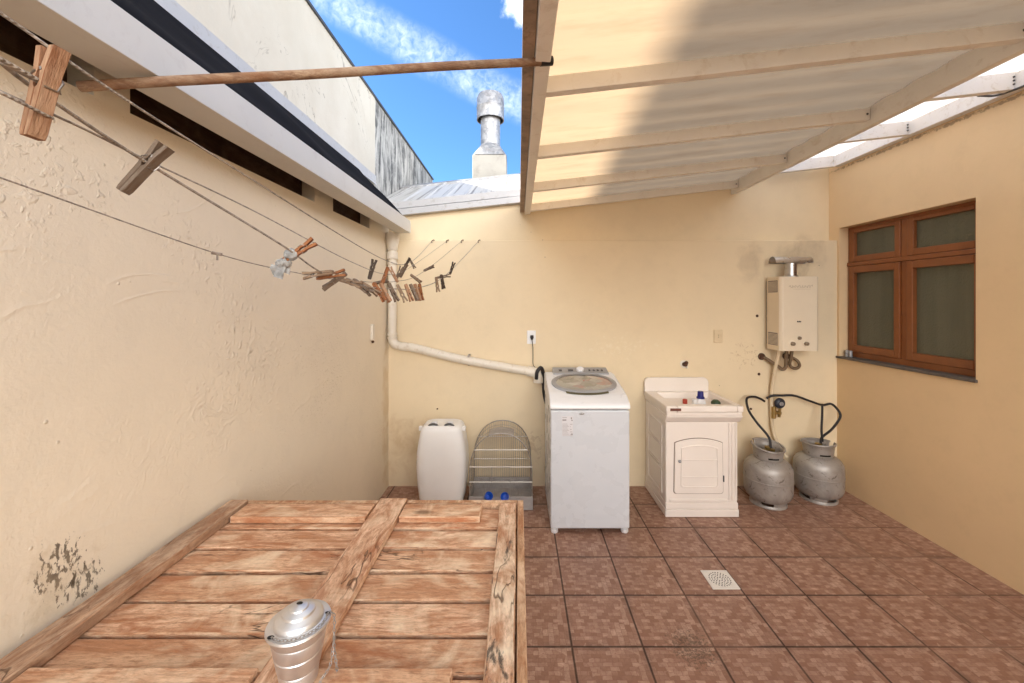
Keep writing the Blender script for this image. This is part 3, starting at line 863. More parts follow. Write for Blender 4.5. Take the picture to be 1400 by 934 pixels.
chain([(cc_[0]+.0605, cc_[1]+.02, cz+.07), (cc_[0]+.062, cc_[1]+.0, cz+.03), (cc_[0]+.05, cc_[1]-.018, cz+.012), (cc_[0]+.062, cc_[1]-.005, cz-.012)], .0024)
b.build('chain', M['wire'], ca, smooth=50)

# ------------------------------------------------------------------ jug
JX, JY = (606-709)*3.27/F, 3.27
jg = thing('jerrycan', (JX, JY, 0), 'tall white plastic jerrycan standing against the back wall beside the bird cage', 'jerrycan')
b = MB()
b.loft([(.0, .150, .11, 5), (.012, .165, .125, 5), (.05, .176, .135, 5), (.15, .190, .142, 4.6), (.28, .199, .147, 4.4), (.40, .197, .146, 4.4), (.50, .182, .138, 4.6), (.57, .167, .128, 5), (.592, .162, .124, 5), (.612, .146, .112, 5), (.622, .122, .092, 5), (.618, .110, .080, 5)], (JX, JY, 0), 64)
b.build('body', M['jug_plastic'], jg, smooth=50)
for s in (-1, 1):
    b = MB(); b.tube(spline([(JX+s*.062-.040, JY-.085, .612), (JX+s*.062-.022, JY-.087, .626), (JX+s*.062, JY-.087, .631), (JX+s*.062+.022, JY-.087, .626), (JX+s*.062+.040, JY-.085, .612)], 6), .0085, 8)
    b.build('handle', M['dark_grey'], jg, smooth=50)
    b = MB(); b.lathe([(.026, .612), (.026, .634), (.020, .638), (0, .638)], (JX+s*.062, JY-.04, 0), 20, cap=False); b.build('cap', M['white_plastic'], jg, smooth=40)
    b = MB(); b.box(JX+s*.172-.014, JX+s*.172+.014, JY-.05, JY-.02, .565, .60); b.build('lug', M['jug_plastic'], jg, bevel=.005)

# ------------------------------------------------------------------ bird cage
GX, GY0, GY1 = -.135, 3.10, 3.44
cg = thing('bird_cage', (GX, 3.27, 0), 'old grey wire bird cage with arched top standing between jerrycan and washing machine', 'cage')
HW, ZS0, ZT = .238, .30, .585
def arch(t):   # t 0..1 left-bottom to right-bottom
    if t < .28: return (-HW-.0+.012*(t/.28-.0)*0, .10+(ZS0-.10)*t/.28)
    if t > .72: return (HW, .10+(ZS0-.10)*(1-t)/.28)
    a = math.pi*(1-(t-.28)/.44)
    return (HW*math.copysign(abs(math.cos(a))**.9, math.cos(a)), ZS0+(ZT-ZS0)*math.sin(a))
def ztop(x): 
    c = min(1, abs(x)/HW)
    return ZS0+(ZT-ZS0)*math.sqrt(max(0, 1-(c**(1/.9))**2))
for nm, y in (('front_grille', GY0), ('rear_grille', GY1)):
    b = MB()
    b.tube([(GX+arch(i/40)[0], y, arch(i/40)[1]) for i in range(41)], .0042, 6)
    for i in range(1, 30):
        x = -HW+2*HW*i/30
        b.tube([(GX+x, y, .10), (GX+x, y, ztop(x))], .00115, 4)
    b.build(nm, M['wire'], cg)
    b = MB()
    for z in ((.215, .33, .46) if y == GY0 else (.26, .45)):
        xw = HW if z <= ZS0 else HW*math.sqrt(1-((z-ZS0)/(ZT-ZS0))**2)
        b.tube([(GX-xw-.004, y-.003, z), (GX+xw+.004, y-.003, z)], .0038, 6)
    b.build('crossbar', M['pale_wire'], cg)
b = MB()
for i in range(0, 33):
    x, z = arch(i/32)
    b.tube([(GX+x, GY0, z), (GX+x, GY1, z)], .0012, 4)
for yy in (3.2, 3.32):
    b.tube([(GX+arch(i/30)[0], yy, arch(i/30)[1]) for i in range(31)], .0014, 4)
b.build('roof_grille', M['wire'], cg)
b = MB()
b.tube([(GX-.07, GY0-.004, .215), (GX-.07, GY0-.004, .33), (GX+.07, GY0-.004, .33), (GX+.07, GY0-.004, .215)], .003, 6)
b.build('door', M['wire'], cg)
b = MB()
b.box(GX-.245, GX+.245, GY0-.006, GY0, .004, .105); b.box(GX-.245, GX+.245, GY1, GY1+.006, .004, .105)
b.box(GX-.245, GX-.239, GY0+.0005, GY1-.0005, .004, .105); b.box(GX+.239, GX+.245, GY0+.0005, GY1-.0005, .004, .105)
b.box(GX-.2385, GX+.2385, GY0+.0005, GY1-.0005, .004, .012)
b.ringy(GY0-.010, GY0-.0062, GX-.245, GX+.245, .004, .105, .010)
b.build('tray', M['tray'], cg, bevel=.002)
b = MB(); b.grid(lambda u, v: (GX+u, v, ztop(u)-.006), [-.10+i*.02 for i in range(11)], [GY0+.005, GY0+.18]); b.build('top_plate', M['tray'], cg, smooth=40)
for k, xx in enumerate((667, 691)):
    X_ = (xx-709)*3.06/F; Z_ = EYE-(672-CY)*3.06/F
    b = MB()
    b.lathe([(.0, .0), (.022, .0), (.024, .006), (.030, .056), (.032, .058), (.030, .060), (.027, .056), (.021, .010), (.0, .009)], (0, 0, 0), 20, cap=False)
    bmesh.ops.rotate(b.bm, verts=b.bm.verts, cent=(0, 0, .03), matrix=Matrix.Rotation(R(62 if k else 50), 3, 'X') @ Matrix.Rotation(R(-8 if k else 22), 3, 'Y'))
    bmesh.ops.translate(b.bm, verts=b.bm.verts, vec=(X_, GY0-.045, .092))
    b.build('feeder_cup', M['blue_plastic'], cg, smooth=40)

# ------------------------------------------------------------------ washing machine
wm = thing('washing_machine', (.49, 3.08, 0), 'white top-loading washing machine with grey lid window and a printed sticker on its front', 'washing machine')
A, B_, Y0, Y1 = .213, .768, 2.78, 3.385
b = MB(); b.box(A+.006, B_-.006, Y0, Y1, .035, .848); b.build('cabinet', M['enamel'], wm, bevel=.012, seg=3)
# upper housing: side profile, narrowing a little
b = MB()
prof = [(Y0-.006, .852), (Y0-.006, .868), (Y0+.004, .892), (Y0+.075, .932), (Y0+.15, .950), (Y0+.44, 1.006), (Y0+.47, 1.014), (Y1-.02, 1.010), (Y1, .985), (Y1, .852)]
b.prism(prof, 'x', A, B_)
b.build('top_housing', M['white_plastic'], wm, bevel=.014, seg=3)
def zl_(y): return .950+(y-(Y0+.15))*(.056/.29)
xm = (A+B_)/2
def lidpt(r, a, dz):
    y = Y0+.275+.172*math.sin(a)*r
    return (xm+.243*math.copysign(abs(math.cos(a))**.8, math.cos(a))*r, y, zl_(y)+dz)
def lid_disc(r0, r1, dz0, dz1, dz2):
    b = MB(); n = 48
    rings = [[b.bm.verts.new(lidpt(r, 2*math.pi*i/n, z)) for i in range(n)] for r, z in ((r1, dz0), (r1, dz1), (r1*.97, dz2), (max(r0, .001), dz2))]
    for k in range(3):
        for i in range(n): b.bm.faces.new([rings[k][i], rings[k][(i+1) % n], rings[k+1][(i+1) % n], rings[k+1][i]])
    return b
lid = lid_disc(.86, 1.0, -.01, .010, .014).build('lid', M['grey_plastic'], wm, smooth=40)
lid_disc(.001, .865, .0, .0095, .0105).build('lid_window', M['lid'], lid, smooth=40)
b = MB()
hp = []
for i in range(13):
    t = i/12*2-1
    hp.append((xm+.155*t, Y0+.098+.026*t*t*1.0-.012))
def hz(y): return .9325+(y-(Y0+.075))*.24
top = [(x, y+.034, hz(y+.034)+.005) for x, y in hp]; bot = [(x*.0+xm+(x-xm)*.97, y-.012, hz(y-.012)+.004) for x, y in hp]
tv = [b.bm.verts.new(p) for p in top]; bv = [b.bm.verts.new(p) for p in bot]
for i in range(12): b.bm.faces.new([bv[i], bv[i+1], tv[i+1], tv[i]])
b.build('handle_recess', plain('dark_olive_recess', (.09, .08, .035), .5), wm)
b = MB()
b.hexa([(x, y, z) for x in (.278, .722) for y, za, zb_ in ((Y0+.455, 1.0, 1.022), (Y1-.03, 1.0, 1.050)) for z in (za, zb_)])
cp = b.build('control_panel', M['grey_plastic'], wm, bevel=.006)
b = MB(); b.lathe([(.030, 0), (.030, .018), (.026, .022), (0, .023)], (0, 0, 0), 24, cap=False)
bmesh.ops.rotate(b.bm, verts=b.bm.verts, cent=(0, 0, 0), matrix=Matrix.Rotation(R(25), 3, 'X'))
bmesh.ops.translate(b.bm, verts=b.bm.verts, vec=(.497, Y0+.505, 1.034)); b.build('knob', M['white_plastic'], cp, smooth=40)
b = MB()
for i, xx in enumerate((.325, .335, .40, .42, .565, .60, .632, .665)):
    yy = Y0+.50; w = .014 if i not in (2, 3) else .02
    z_ = 1.0385
    b = MB(); b.hexa([(xx+dx, yy+dy, z_+dy*.23+dz) for dx in (0, w) for dy in (-.010, .010) for dz in (-.004, .002)]); b.build('button', M['dark_grey'], cp)
# sticker
b = MB(); b.box(.297, .372, Y0-.0012, Y0-.0002, .672, .808); st = b.build('sticker', M['label_paper'], wm)
b = MB(); yk = Y0-.0016
for x0_, x1_, z0_, z1_ in ((.300, .330, .797, .800), (.300, .327, .778, .786), (.358, .366, .788, .800), (.361, .370, .776, .783), (.350, .356, .795, .797)):
    b.box(x0_, x1_, yk, Y0-.0011, z0_, z1_)
b.build('sticker_print', M['ink'], st)
b = MB()
for i in range(9):
    b.box(.300, .300+.034+.012*((i*37) % 3)/2, yk, Y0-.0011, .754-i*.0088, .7558-i*.0088)
    if i % 2 == 0: b.box(.352, .369-.006*(i % 3), yk, Y0-.0011, .752-i*.0088, .755-i*.0088)
b.box(.300, .371, yk, Y0-.0011, .6735, .675); b.box(.360, .370, yk, Y0-.0011, .679, .690)
b.build('fine_print', M['ink'], st)
b = MB(); b.ball((.432, Y0-.0005, .825), .020, 2, (1, .12, .42)); b.build('badge', plain('silver_badge', (.35, .34, .33), .3, .7, var=.5, scale=120), wm, smooth=60)
for xx in (A+.035, B_-.035):
    for yy in (Y0+.03, Y1-.04):
        b = MB(); b.lathe([(.022, .0), (.026, .006), (.026, .022), (.015, .026), (.015, .036)], (xx, yy, 0), 16); b.build('foot', M['white_plastic'], wm, smooth=40)

# drain hose and power cord
b = MB(); b.tube(spline([(.15, 3.41, .94), (.155, 3.40, 1.0), (.185, 3.41, 1.035), (.205, 3.43, 1.0), (.212, 3.45, .90), (.23, 3.45, .75), (.33, 3.45, .5)], 10), .0155, 12)
tag(b.build('drain_hose', M['black_rubber'], smooth=50), 'black drain hose hooked from the washing machine into the end of the white pipe', 'hose')

def socket(label, px, py, w, h, mat, group=None):
    p = at(px, py, YB)
    s = thing('wall_socket', (p.x, YB, p.z), label, 'socket')
    b = MB(); b.box(p.x-w/2, p.x+w/2, YB-.010, YB, p.z-h/2, p.z+h/2); b.build('plate', mat, s, bevel=.003)
    b = MB(); b.lathe([(.024, 0), (.024, -.003), (.019, -.003), (.019, .004), (0, .004)], (p.x, YB-.0105, p.z), 20, axis='y', cap=False); b.build('outlet', mat, s, smooth=40)
    b = MB()
    for dz in (-.008, .008): b.ball((p.x, YB-.0112, p.z+dz), .003, 1)
    b.build('pin_hole', M['hole'], s)
    return p
s1 = socket('white wall socket with a black plug in it, above the washing machine', 726.5, 461, .075, .115, M['socket_white'])
socket('small cream wall socket with nothing plugged in, above the laundry tub', 981.5, 459.5, .075, .11, M['socket_cream'])
pc = thing('power_cord', (s1.x, YB-.02, s1.z), 'thin dark power cord hanging from the plug in the white socket', 'cord')
b = MB(); b.loft([(-.02, .008, .008, 3), (.0, .015, .013, 3), (.018, .013, .012, 3)], (s1.x+.004, YB-.028, s1.z), 16); b.build('plug', M['black_rubber'], pc, smooth=50)
b = MB(); b.tube(spline([(s1.x+.004, YB-.03, s1.z-.018), (s1.x+.012, YB-.026, s1.z-.08), (s1.x+.013, YB-.022, s1.z-.16), (s1.x+.015, YB-.03, s1.z-.235), (s1.x+.05, YB-.05, s1.z-.28), (s1.x+.09, YB-.05, s1.z-.4)], 6), .0033, 6); b.build('cable', M['dark_grey'], pc)

# ------------------------------------------------------------------ laundry tub
tb = thing('laundry_tub', (1.35, 3.24, 0), 'pinkish white plastic laundry tub cabinet with an arched door and raised back', 'laundry tub')
TX0, TX1, TY0, TY1 = 1.085, 1.632, 2.985, 3.485
b = MB(); b.box(TX0+.004, TX1-.012, TY0+.02, TY1, .07, .755); b.build('cabinet', M['tank_plastic'], tb, bevel=.010, seg=3)
b = MB(); b.box(TX0-.002, TX1-.006, TY0+.006, TY1, .002, .058); b.box(TX0+.001, TX1-.009, TY0+.012, TY1, .0585, .105); b.build('plinth', M['tank_plastic'], tb, bevel=.006)
# cornice under the rim
b = MB()
b.prism([(TY0+.02, .700), (TY0+.006, .712), (TY0-.022, .742), (TY0-.028, .752), (TY0-.028, .7595), (TY0+.3, .7595), (TY0+.3, .70)], 'x', TX0-.008, TX1+.002)
b.build('cornice', M['tank_plastic'], tb, bevel=.003)
# basin: rim, bowl, washboard ramp
b = MB()
ox0, ox1, oy0, oy1 = TX0-.012, TX1+.006, TY0-.036, TY1
ix0, ix1, iy0, iy1 = 1.155, 1.592, 3.015, 3.40
zt_ = .832
b.box(ox0, ix0, oy0, oy1, .785, zt_); b.box(ix1, ox1, oy0, oy1, .785, zt_)
b.box(ix0, ix1, oy0, iy0, .785, zt_); b.box(ix0, ix1, iy1, oy1, .785, zt_)
b.build('rim', M['tank_plastic'], tb, bevel=.010, seg=3)
b = MB(); b.box(ox0+.010, ox1-.008, oy0+.010, oy1-.001, .760, .7848); b.build('rim_skirt', M['tank_plastic'], tb, bevel=.003)
b = MB()
V = [b.bm.verts.new(p) for p in ((ix0+.002, iy0+.002, .826), (ix1-.002, iy0+.002, .826), (ix1-.002, iy1-.002, .826), (ix0+.002, iy1-.002, .826),
     (ix0+.16, iy0+.04, .60), (ix1-.03, iy0+.04, .60), (ix1-.03, iy1-.04, .60), (ix0+.16, iy1-.04, .60))]
for q in ((0, 1, 5, 4), (1, 2, 6, 5), (2, 3, 7, 6), (3, 0, 4, 7), (4, 5, 6, 7)): b.bm.faces.new([V[i] for i in q])
b.build('bowl', M['tank_plastic'], tb)
# back splash with rounded corners
poly = [(ox0, .80)]
rc = .045
for k in range(7):
    a = math.pi - k*math.pi/12; poly.append((ox0+rc+rc*math.cos(a), .945-rc+rc*math.sin(a)))
for k in range(7):
    a = math.pi/2 - k*math.pi/12; poly.append((ox1-.02-rc+rc*math.cos(a), .945-rc+rc*math.sin(a)))
poly.append((ox1-.02, .80))
b = MB(); b.prism(poly, 'y', 3.455, 3.487); b.build('splashback', M['tank_plastic'], tb, bevel=.006)
# arched door
dx0, dx1, dz0, dz1 = 1.150, 1.510, .175, .580
def archpoly(x0, x1, z0, z1, rise, r=.02):
    P = []
    for cx_, cz_, s in ((x1-r, z0+r, -90), ):
        for k in range(5): P.append((cx_+r*math.cos(R(s+k*22.5)), cz_+r*math.sin(R(s+k*22.5))))
    m = (x0+x1)/2
    for k in range(17):
        t = 1-k/8
        P.append((m+(x1-x0)/2*t*(1-.03*(abs(t) == 1)), z1-rise*t*t))
    for k in range(5): P.append((x0+r+r*math.cos(R(180+k*22.5)), z0+r+r*math.sin(R(180+k*22.5))))
    return P
def hollow(b, outer, inner, y0, y1):
    n = len(outer)
    o0 = [b.bm.verts.new((p[0], y0, p[1])) for p in outer]; o1 = [b.bm.verts.new((p[0], y1, p[1])) for p in outer]
    i0 = [b.bm.verts.new((p[0], y0, p[1])) for p in inner]; i1 = [b.bm.verts.new((p[0], y1, p[1])) for p in inner]
    for i in range(n):
        j = (i+1) % n
        for q in ((o0[i], o0[j], i0[j], i0[i]), (o0[i], o1[i], o1[j], o0[j]), (i0[i], i0[j], i1[j], i1[i])): b.bm.faces.new(q)
yf = TY0+.02
b = MB(); b.prism(archpoly(dx0-.005, dx1+.005, dz0-.005, dz1+.005, .035), 'y', yf-.0015, yf+.01); b.build('door_gap', plain('dim_gap_plastic', (.26, .20, .16), .6), tb)
b = MB(); b.prism(archpoly(dx0, dx1, dz0, dz1, .033), 'y', yf-.011, yf-.001); dr = b.build('door', M['tank_plastic'], tb, bevel=.004)
b = MB()
hollow(b, archpoly(dx0+.045, dx1-.035, dz0+.045, dz1-.045, .022), archpoly(dx0+.055, dx1-.045, dz0+.055, dz1-.055, .022), yf-.017, yf-.010)
for z in (.300, .425): b.box(dx0+.056, dx1-.046, yf-.016, yf-.0105, z-.005, z+.005)
b.build('door_moulding', M['tank_plastic'], dr, bevel=.0025)
b = MB(); b.ball((dx0+.035, yf-.022, .418), .012, 2); b.build('knob', M['galv'], dr, smooth=60)
b = MB(); b.box(dx1-.002, dx1+.008, yf-.014, yf-.004, .262, .308); b.build('hinge', M['dark_grey'], dr, bevel=.002)
# front mouldings and fluted right post
b = MB()
for xx in (TX1-.072, TX1-.048, TX1-.024): b.tube([(xx, yf-.002, .125), (xx, yf-.002, .695)], .009, 10)
b.build('fluted_post', M['tank_plastic'], tb, smooth=50)
b = MB(); b.box(TX0+.03, TX1-.09, yf-.012, yf, .112, .135); b.build('front_rail', M['tank_plastic'], tb, bevel=.005)
# side panels
b = MB()
for z0_, z1_ in ((.14, .33), (.345, .50), (.515, .66)):
    b.ringx(TX0-.003, TX0+.004, TY0+.09, TY1-.09, z0_, z1_, .012)
b.build('side_moulding', M['tank_plastic'], tb, bevel=.003)
b = MB(); b.box(1.102, 1.180, oy0-.003, oy0+.001, .798, .816); b.build('name_plate', M['red_ink'], tb)

# things in the tub
def bottle(name, label, x, y, z0, secs, bodymat, capsec, capmat):
    t = thing(name, (x, y, z0), label, 'bottle')
    b = MB(); b.loft(secs, (x, y, z0), 24); b.build('body', bodymat, t, smooth=50)
    b = MB(); b.lathe(capsec, (x, y, z0), 20); b.build('cap', capmat, t, smooth=40)
bottle('detergent_bottle', 'white bottle with a tall navy blue cap standing in the laundry tub', 1.425, 3.18, .602,
       [(0, .04, .03, 3.5), (.16, .042, .032, 3.5), (.21, .036, .028, 3), (.235, .022, .022, 2)], M['white_plastic'],
       [(.030, .232), (.030, .244), (.024, .246), (.0215, .285), (.018, .288)], M['navy_plastic'])
bottle('softener_bottle', 'short white bottle with a white cap beside the navy-capped one in the tub', 1.352, 3.12, .602,
       [(0, .033, .028, 3), (.17, .034, .028, 3), (.20, .022, .022, 2)], M['white_plastic'], [(.019, .198), (.019, .238), (.016, .240)], M['white_plastic'])
bottle('cleaner_bottle', 'pale bottle with a small red cap at the left inside the tub', 1.288+.03, 3.215, .612,
       [(0, .032, .026, 3), (.14, .033, .026, 3), (.175, .016, .016, 2)], M['white_plastic'], [(.018, .173), (.018, .205), (.014, .208)], M['red_plastic'])
bottle('scrub_bottle', 'white bottle with a dark green shoulder near the right side of the tub', 1.535, 3.16, .602,
       [(0, .028, .028, 3), (.15, .03, .03, 3), (.20, .03, .03, 2.4)], M['white_plastic'], [(.036, .195), (.034, .210), (.018, .225)], M['green_plastic'])

# tap stub over the tub
p = at(935, 498, YB)
tp = thing('tap_stub', (p.x, YB, p.z), 'broken dark pipe stub in the back wall above the laundry tub', 'pipe stub')
b = MB(); b.lathe([(.034, 0), (.034, -.006), (.022, -.010)], (p.x, YB-.0005, p.z), 20, axis='y'); b.build('flange', M['pvc'], tp, smooth=40)
b = MB(); b.tube([(p.x, YB-.008, p.z), (p.x-.004, YB-.045, p.z+.006)], .019, 14); b.ball((p.x+.006, YB-.038, p.z+.018), .016, 2); b.build('stub', M['rust'], tp, smooth=50)
b = MB(); b.ball((p.x+.014, YB-.03, p.z-.022), .011, 2); b.build('plug', M['pvc'], tp, smooth=50)

# ------------------------------------------------------------------ water heater
ht = thing('water_heater', (2.28, 3.38, 1.19), 'cream gas water heater with two knobs hung on the back wall next to the window', 'water heater')
HX0, HX1, HY0, HY1, HZ0, HZ1 = 2.116, 2.436, 3.28, 3.462, 1.19, 1.795
b = MB()
b.prism([(HX0, HY1), (HX0, HY0+.02), (HX0+.02, HY0), (HX1-.02, HY0), (HX1, HY0+.02), (HX1, HY1)], 'z', HZ0, HZ1)
b.build('casing', M['heater_paint'], ht, bevel=.006, seg=3)
b = MB(); b.box(HX0+.02, HX1-.02, HY1, YB-.001, HZ0+.04, HZ1-.03); b.build('mounting_plate', M['galv'], ht)
for z0_, z1_ in ((1.668, 1.765), (1.232, 1.335)):
    b = MB(); b.box(HX0-.0012, HX0+.002, HY0+.036, HY1-.022, z0_, z1_); vg = b.build('side_vent', M['grille'], ht)
    b = MB()
    for k in range(9):
        z = z0_+.008+k*(z1_-z0_-.012)/9; b.box(HX0-.003, HX0-.0013, HY0+.04, HY1-.026, z, z+.004)
    b.build('louvre', M['heater_paint'], vg)
b = MB(); b.lathe([(.060, HZ1+.0005), (.056, HZ1+.008), (.046, HZ1+.012), (.046, HZ1+.022), (.0435, HZ1+.024), (.0435, 1.918)], (2.262, 3.375, 0), 24); b.build('flue_pipe', M['chrome'], ht, smooth=40)
b = MB()
rh = .050
for (ra_, flip) in ((rh, 0),):
    n = 16
    L0, L1 = 2.262-.155, 2.262+.155
    for i in range(n):
        a0_, a1_ = math.pi*i/n-.12, math.pi*(i+1)/n-.12
        a0_ = -.12+(math.pi+.24)*i/n; a1_ = -.12+(math.pi+.24)*(i+1)/n
        pts = []
        for X_ in (L0, L1):
            for a_ in (a0_, a1_):
                for r_ in (rh-.003, rh): pts.append((X_, 3.375+r_*math.cos(a_), 1.915+r_*math.sin(a_)))
        b.hexa(pts)
bmesh.ops.remove_doubles(b.bm, verts=b.bm.verts, dist=.0003)
b.build('flue_hood', M['chrome'], ht, smooth=40)
for xx in (2.208, 2.318):
    b = MB(); b.lathe([(.027, 0), (.027, -.004), (.022, -.006)], (xx, HY0-.0005, 1.252), 24, axis='y'); kb = b.build('knob_ring', M['heater_paint'], ht, smooth=40)
    b = MB(); b.lathe([(.016, -.006), (.0145, -.026), (.011, -.028), (0, -.028)], (xx, HY0, 1.252), 20, axis='y', cap=False); b.box(xx-.003, xx+.003, HY0-.034, HY0-.02, 1.240, 1.264); b.build('knob', M['knob'], kb, smooth=40)
b = MB(); b.lathe([(.014, -.0005), (.013, -.014), (0, -.015)], (2.267, HY0, 1.297), 16, axis='y', cap=False); b.build('ignition_button', M['knob'], ht, smooth=40)
b = MB()
for k, x_ in enumerate((2.250, 2.2585, 2.267, 2.2755)):
    b.box(x_, x_+.0068, HY0-.0014, HY0-.0002, 1.424, 1.436-.002*(k % 2))
b.build('printed_mark', M['hole'], ht)
# faint looping script across the upper front
b = MB()
pts = []
for i in range(90):
    t = i/89
    pts.append((2.185+.19*t+.006*math.sin(t*60), HY0-.0008, 1.712+.007*math.sin(t*47)+.004*math.sin(t*91)+(.012*max(0, 1-abs(t-.95)/.04))))
b.tube(pts, .0011, 4); b.tube([(2.22, HY0-.0006, 1.692), (2.36, HY0-.0006, 1.692)], .0006, 4)
b.build('script_mark', plain('faded_print', (.42, .34, .25), .5), ht)

# pipes under the heater
b = MB()
b.tube(spline([(2.185, 3.40, 1.188), (2.178, 3.42, 1.10), (2.168, 3.45, .95), (2.160, 3.465, .80), (2.162, 3.465, .62), (2.170, 3.465, .50), (2.205, 3.45, .38), (2.26, 3.42, .28)], 8), .0145, 12)
tag(b.build('gas_pipe', M['hose_white'], smooth=50), 'cream gas pipe dropping from the water heater down behind the two gas cylinders', 'pipe')
hs = thing('water_hose', (2.2, 3.4, 1.1), 'brown braided water hose making a sharp V below the left half of the heater', 'hose')
b = MB(); b.tube(spline([(2.245, 3.40, 1.19), (2.248, 3.41, 1.12), (2.244, 3.41, 1.045), (2.222, 3.42, 1.02), (2.19, 3.43, 1.045), (2.12, 3.465, 1.10), (2.095, 3.488, 1.118)], 10), .0135, 12); b.build('tube', M['hose_tan'], hs, smooth=50)
b = MB(); b.lathe([(.030, 0), (.030, -.008), (.022, -.012), (.020, -.03)], (2.092, YB-.0005, 1.118), 18, axis='y'); b.build('wall_nut', M['rust'], hs, smooth=40)
hs = thing('water_hose', (2.33, 3.4, 1.1), 'brown braided water hose curled in a round loop below the right half of the heater', 'hose')
b = MB(); b.tube(spline([(2.292, 3.40, 1.19), (2.288, 3.41, 1.12), (2.292, 3.43, 1.055), (2.335, 3.43, 1.025), (2.375, 3.435, 1.045), (2.372, 3.45, 1.085), (2.33, 3.465, 1.115), (2.305, 3.488, 1.122)], 10), .0125, 12); b.build('tube', M['hose_tan'], hs, smooth=50)
b = MB(); b.lathe([(.030, 0), (.030, -.008), (.022, -.012), (.020, -.03)], (2.303, YB-.0005, 1.122), 18, axis='y'); b.build('wall_nut', M['rust'], hs, smooth=40)

# regulator
rg = thing('gas_regulator', (2.20, 3.44, .72), 'dark blue round gas regulator with a brass valve on the back wall above the cylinders', 'regulator')
b = MB(); b.lathe([(.010, .0), (.040, -.004), (.044, -.012), (.044, -.022), (.036, -.034), (.016, -.040), (0, -.041)], (2.205, 3.445, .733), 24, axis='y', cap=False); b.build('dial', plain('blue_grey_paint', (.016, .020, .035), .45, var=.2), rg, smooth=40)
b = MB(); b.lathe([(.018, -.0412), (.016, -.048), (0, -.049)], (2.205, 3.445, .733), 16, axis='y', cap=False); b.build('centre_nut', M['galv'], rg, smooth=40)
b = MB(); b.tube([(2.165, 3.445, .60), (2.165, 3.445, .70)], .018, 10); b.box(2.15, 2.225, 3.43, 3.455, .635, .660); b.tube([(2.21, 3.445, .61), (2.215, 3.44, .69)], .012, 8); b.build('valve', M['brass'], rg, bevel=.003)

# ------------------------------------------------------------------ gas cylinders
def cylinder(x, y, label, rot, tilt):
    c = thing('gas_cylinder', (x, y, 0), label, 'gas cylinder', 'gas cylinders below the water heater')
    b = MB()
    prof = [(.0, .030), (.08, .030), (.126, .042), (.154, .066), (.168, .10), (.171, .14), (.171, .196), (.1735, .199), (.1735, .205), (.171, .208), (.171, .268), (.167, .296), (.153, .322), (.128, .344), (.100, .356), (.06, .364), (0, .368)]
    b.lathe(prof, (x, y, 0), 48, cap=False); b.build('tank', M['cyl'], c, smooth=35)
    b = MB()
    b.lathe([(.112, .020), (.126, .022), (.130, .014), (.130, .002), (.120, .002), (.112, .008), (.112, .020)], (x, y, 0), 40, cap=False)
    for k in range(4):
        a = rot+k*math.pi/2+.3
        b.lathe([(.119, .018), (.125, .018), (.132, .050), (.126, .050), (.119, .018)], (x, y, 0), 8, a0=a, a1=a+.9, cap=False)
    b.build('foot_ring', M['cyl'], c, smooth=40)
    b = MB()
    def collar(u, v):
        a = u
        rr = (.098, .101, .106, .111, .115, .112)[int(v)]
        zz = (.352, .37, .41, .445, .452, .447)[int(v)]
        return (x+rr*math.cos(a), y+rr*math.sin(a), zz+tilt*math.cos(a-1.8)*(zz-.352)*2)
    b.grid(collar, [rot+i*(2*math.pi-.45)/40 for i in range(41)], [0, 1, 2, 3, 4, 5])
    for k in range(5):
        pass
    o = b.build('collar', M['cyl'], c, smooth=50)
    sm = o.modifiers.new('thick', 'SOLIDIFY'); sm.thickness = .006
    b = MB()
    b.tube([(x+.114*math.cos(rot+i*(2*math.pi-.45)/40), y+.114*math.sin(rot+i*(2*math.pi-.45)/40), .452+tilt*math.cos(rot+i*(2*math.pi-.45)/40-1.8)*.2) for i in range(41)], .008, 8)
    b.build('collar_rim', M['cyl'], c, smooth=50)
    b = MB(); b.lathe([(.030, .364), (.030, .385), (.018, .39), (.018, .43), (.024, .432), (.024, .446), (0, .448)], (x, y, 0), 16, cap=False); b.box(x-.05, x+.05, y-.012, y+.012, .40, .425); b.build('valve', M['brass'], c, bevel=.002)
    b = MB(); b.lathe([(.098, .372), (.1035, .372), (.106, .384), (.100, .384), (.098, .372)], (x, y, 0), 12, a0=-2.1, a1=-1.35, cap=False); b.build('collar_slot', M['hole'], c)
    return c
C1 = (1.975, 3.215); C2 = (2.425, 3.285)
cylinder(*C1, 'scuffed grey gas cylinder right next to the laundry tub', 2.6, .10)
cylinder(*C2, 'shinier grey gas cylinder in the corner under the window', 0.2, -.03)
b = MB(); b.tube(spline([(C1[0]+.01, C1[1]-.02, .44), (C1[0]+.005, C1[1]+.0, .52), (C1[0]-.06, C1[1]+.05, .62), (C1[0]-.085, C1[1]+.12, .70), (C1[0]-.055, C1[1]+.2, .775), (C1[0]+.02, C1[1]+.22, .785), (C1[0]+.08, C1[1]+.225, .765), (C1[0]+.11, C1[1]+.225, .745)], 10), .0095, 10)
tag(b.build('gas_hose', M['black_rubber'], smooth=50), 'black rubber hose arching from the left gas cylinder to the regulator', 'hose')
b = MB(); b.tube(spline([(2.10, 3.44, .77), (2.14, 3.43, .795), (2.22, 3.42, .80), (2.32, 3.41, .80), (2.45, 3.41, .755), (2.545, 3.40, .725), (2.615, 3.395, .735), (2.665, 3.38, .68), (2.66, 3.36, .63), (2.57, 3.33, .545), (C2[0]+.045, C2[1]+.02, .485), (C2[0]+.02, C2[1], .435)], 10), .0095, 10)
tag(b.build('gas_hose', M['black_rubber'], smooth=50), 'long black rubber hose looping from the regulator over to the right gas cylinder', 'hose')
b = MB(); b.tube(spline([(2.555, 3.415, .73), (2.52, 3.37, .64), (2.485, 3.33, .54), (C2[0]+.03, C2[1]-.005, .46)], 8), .0085, 10)
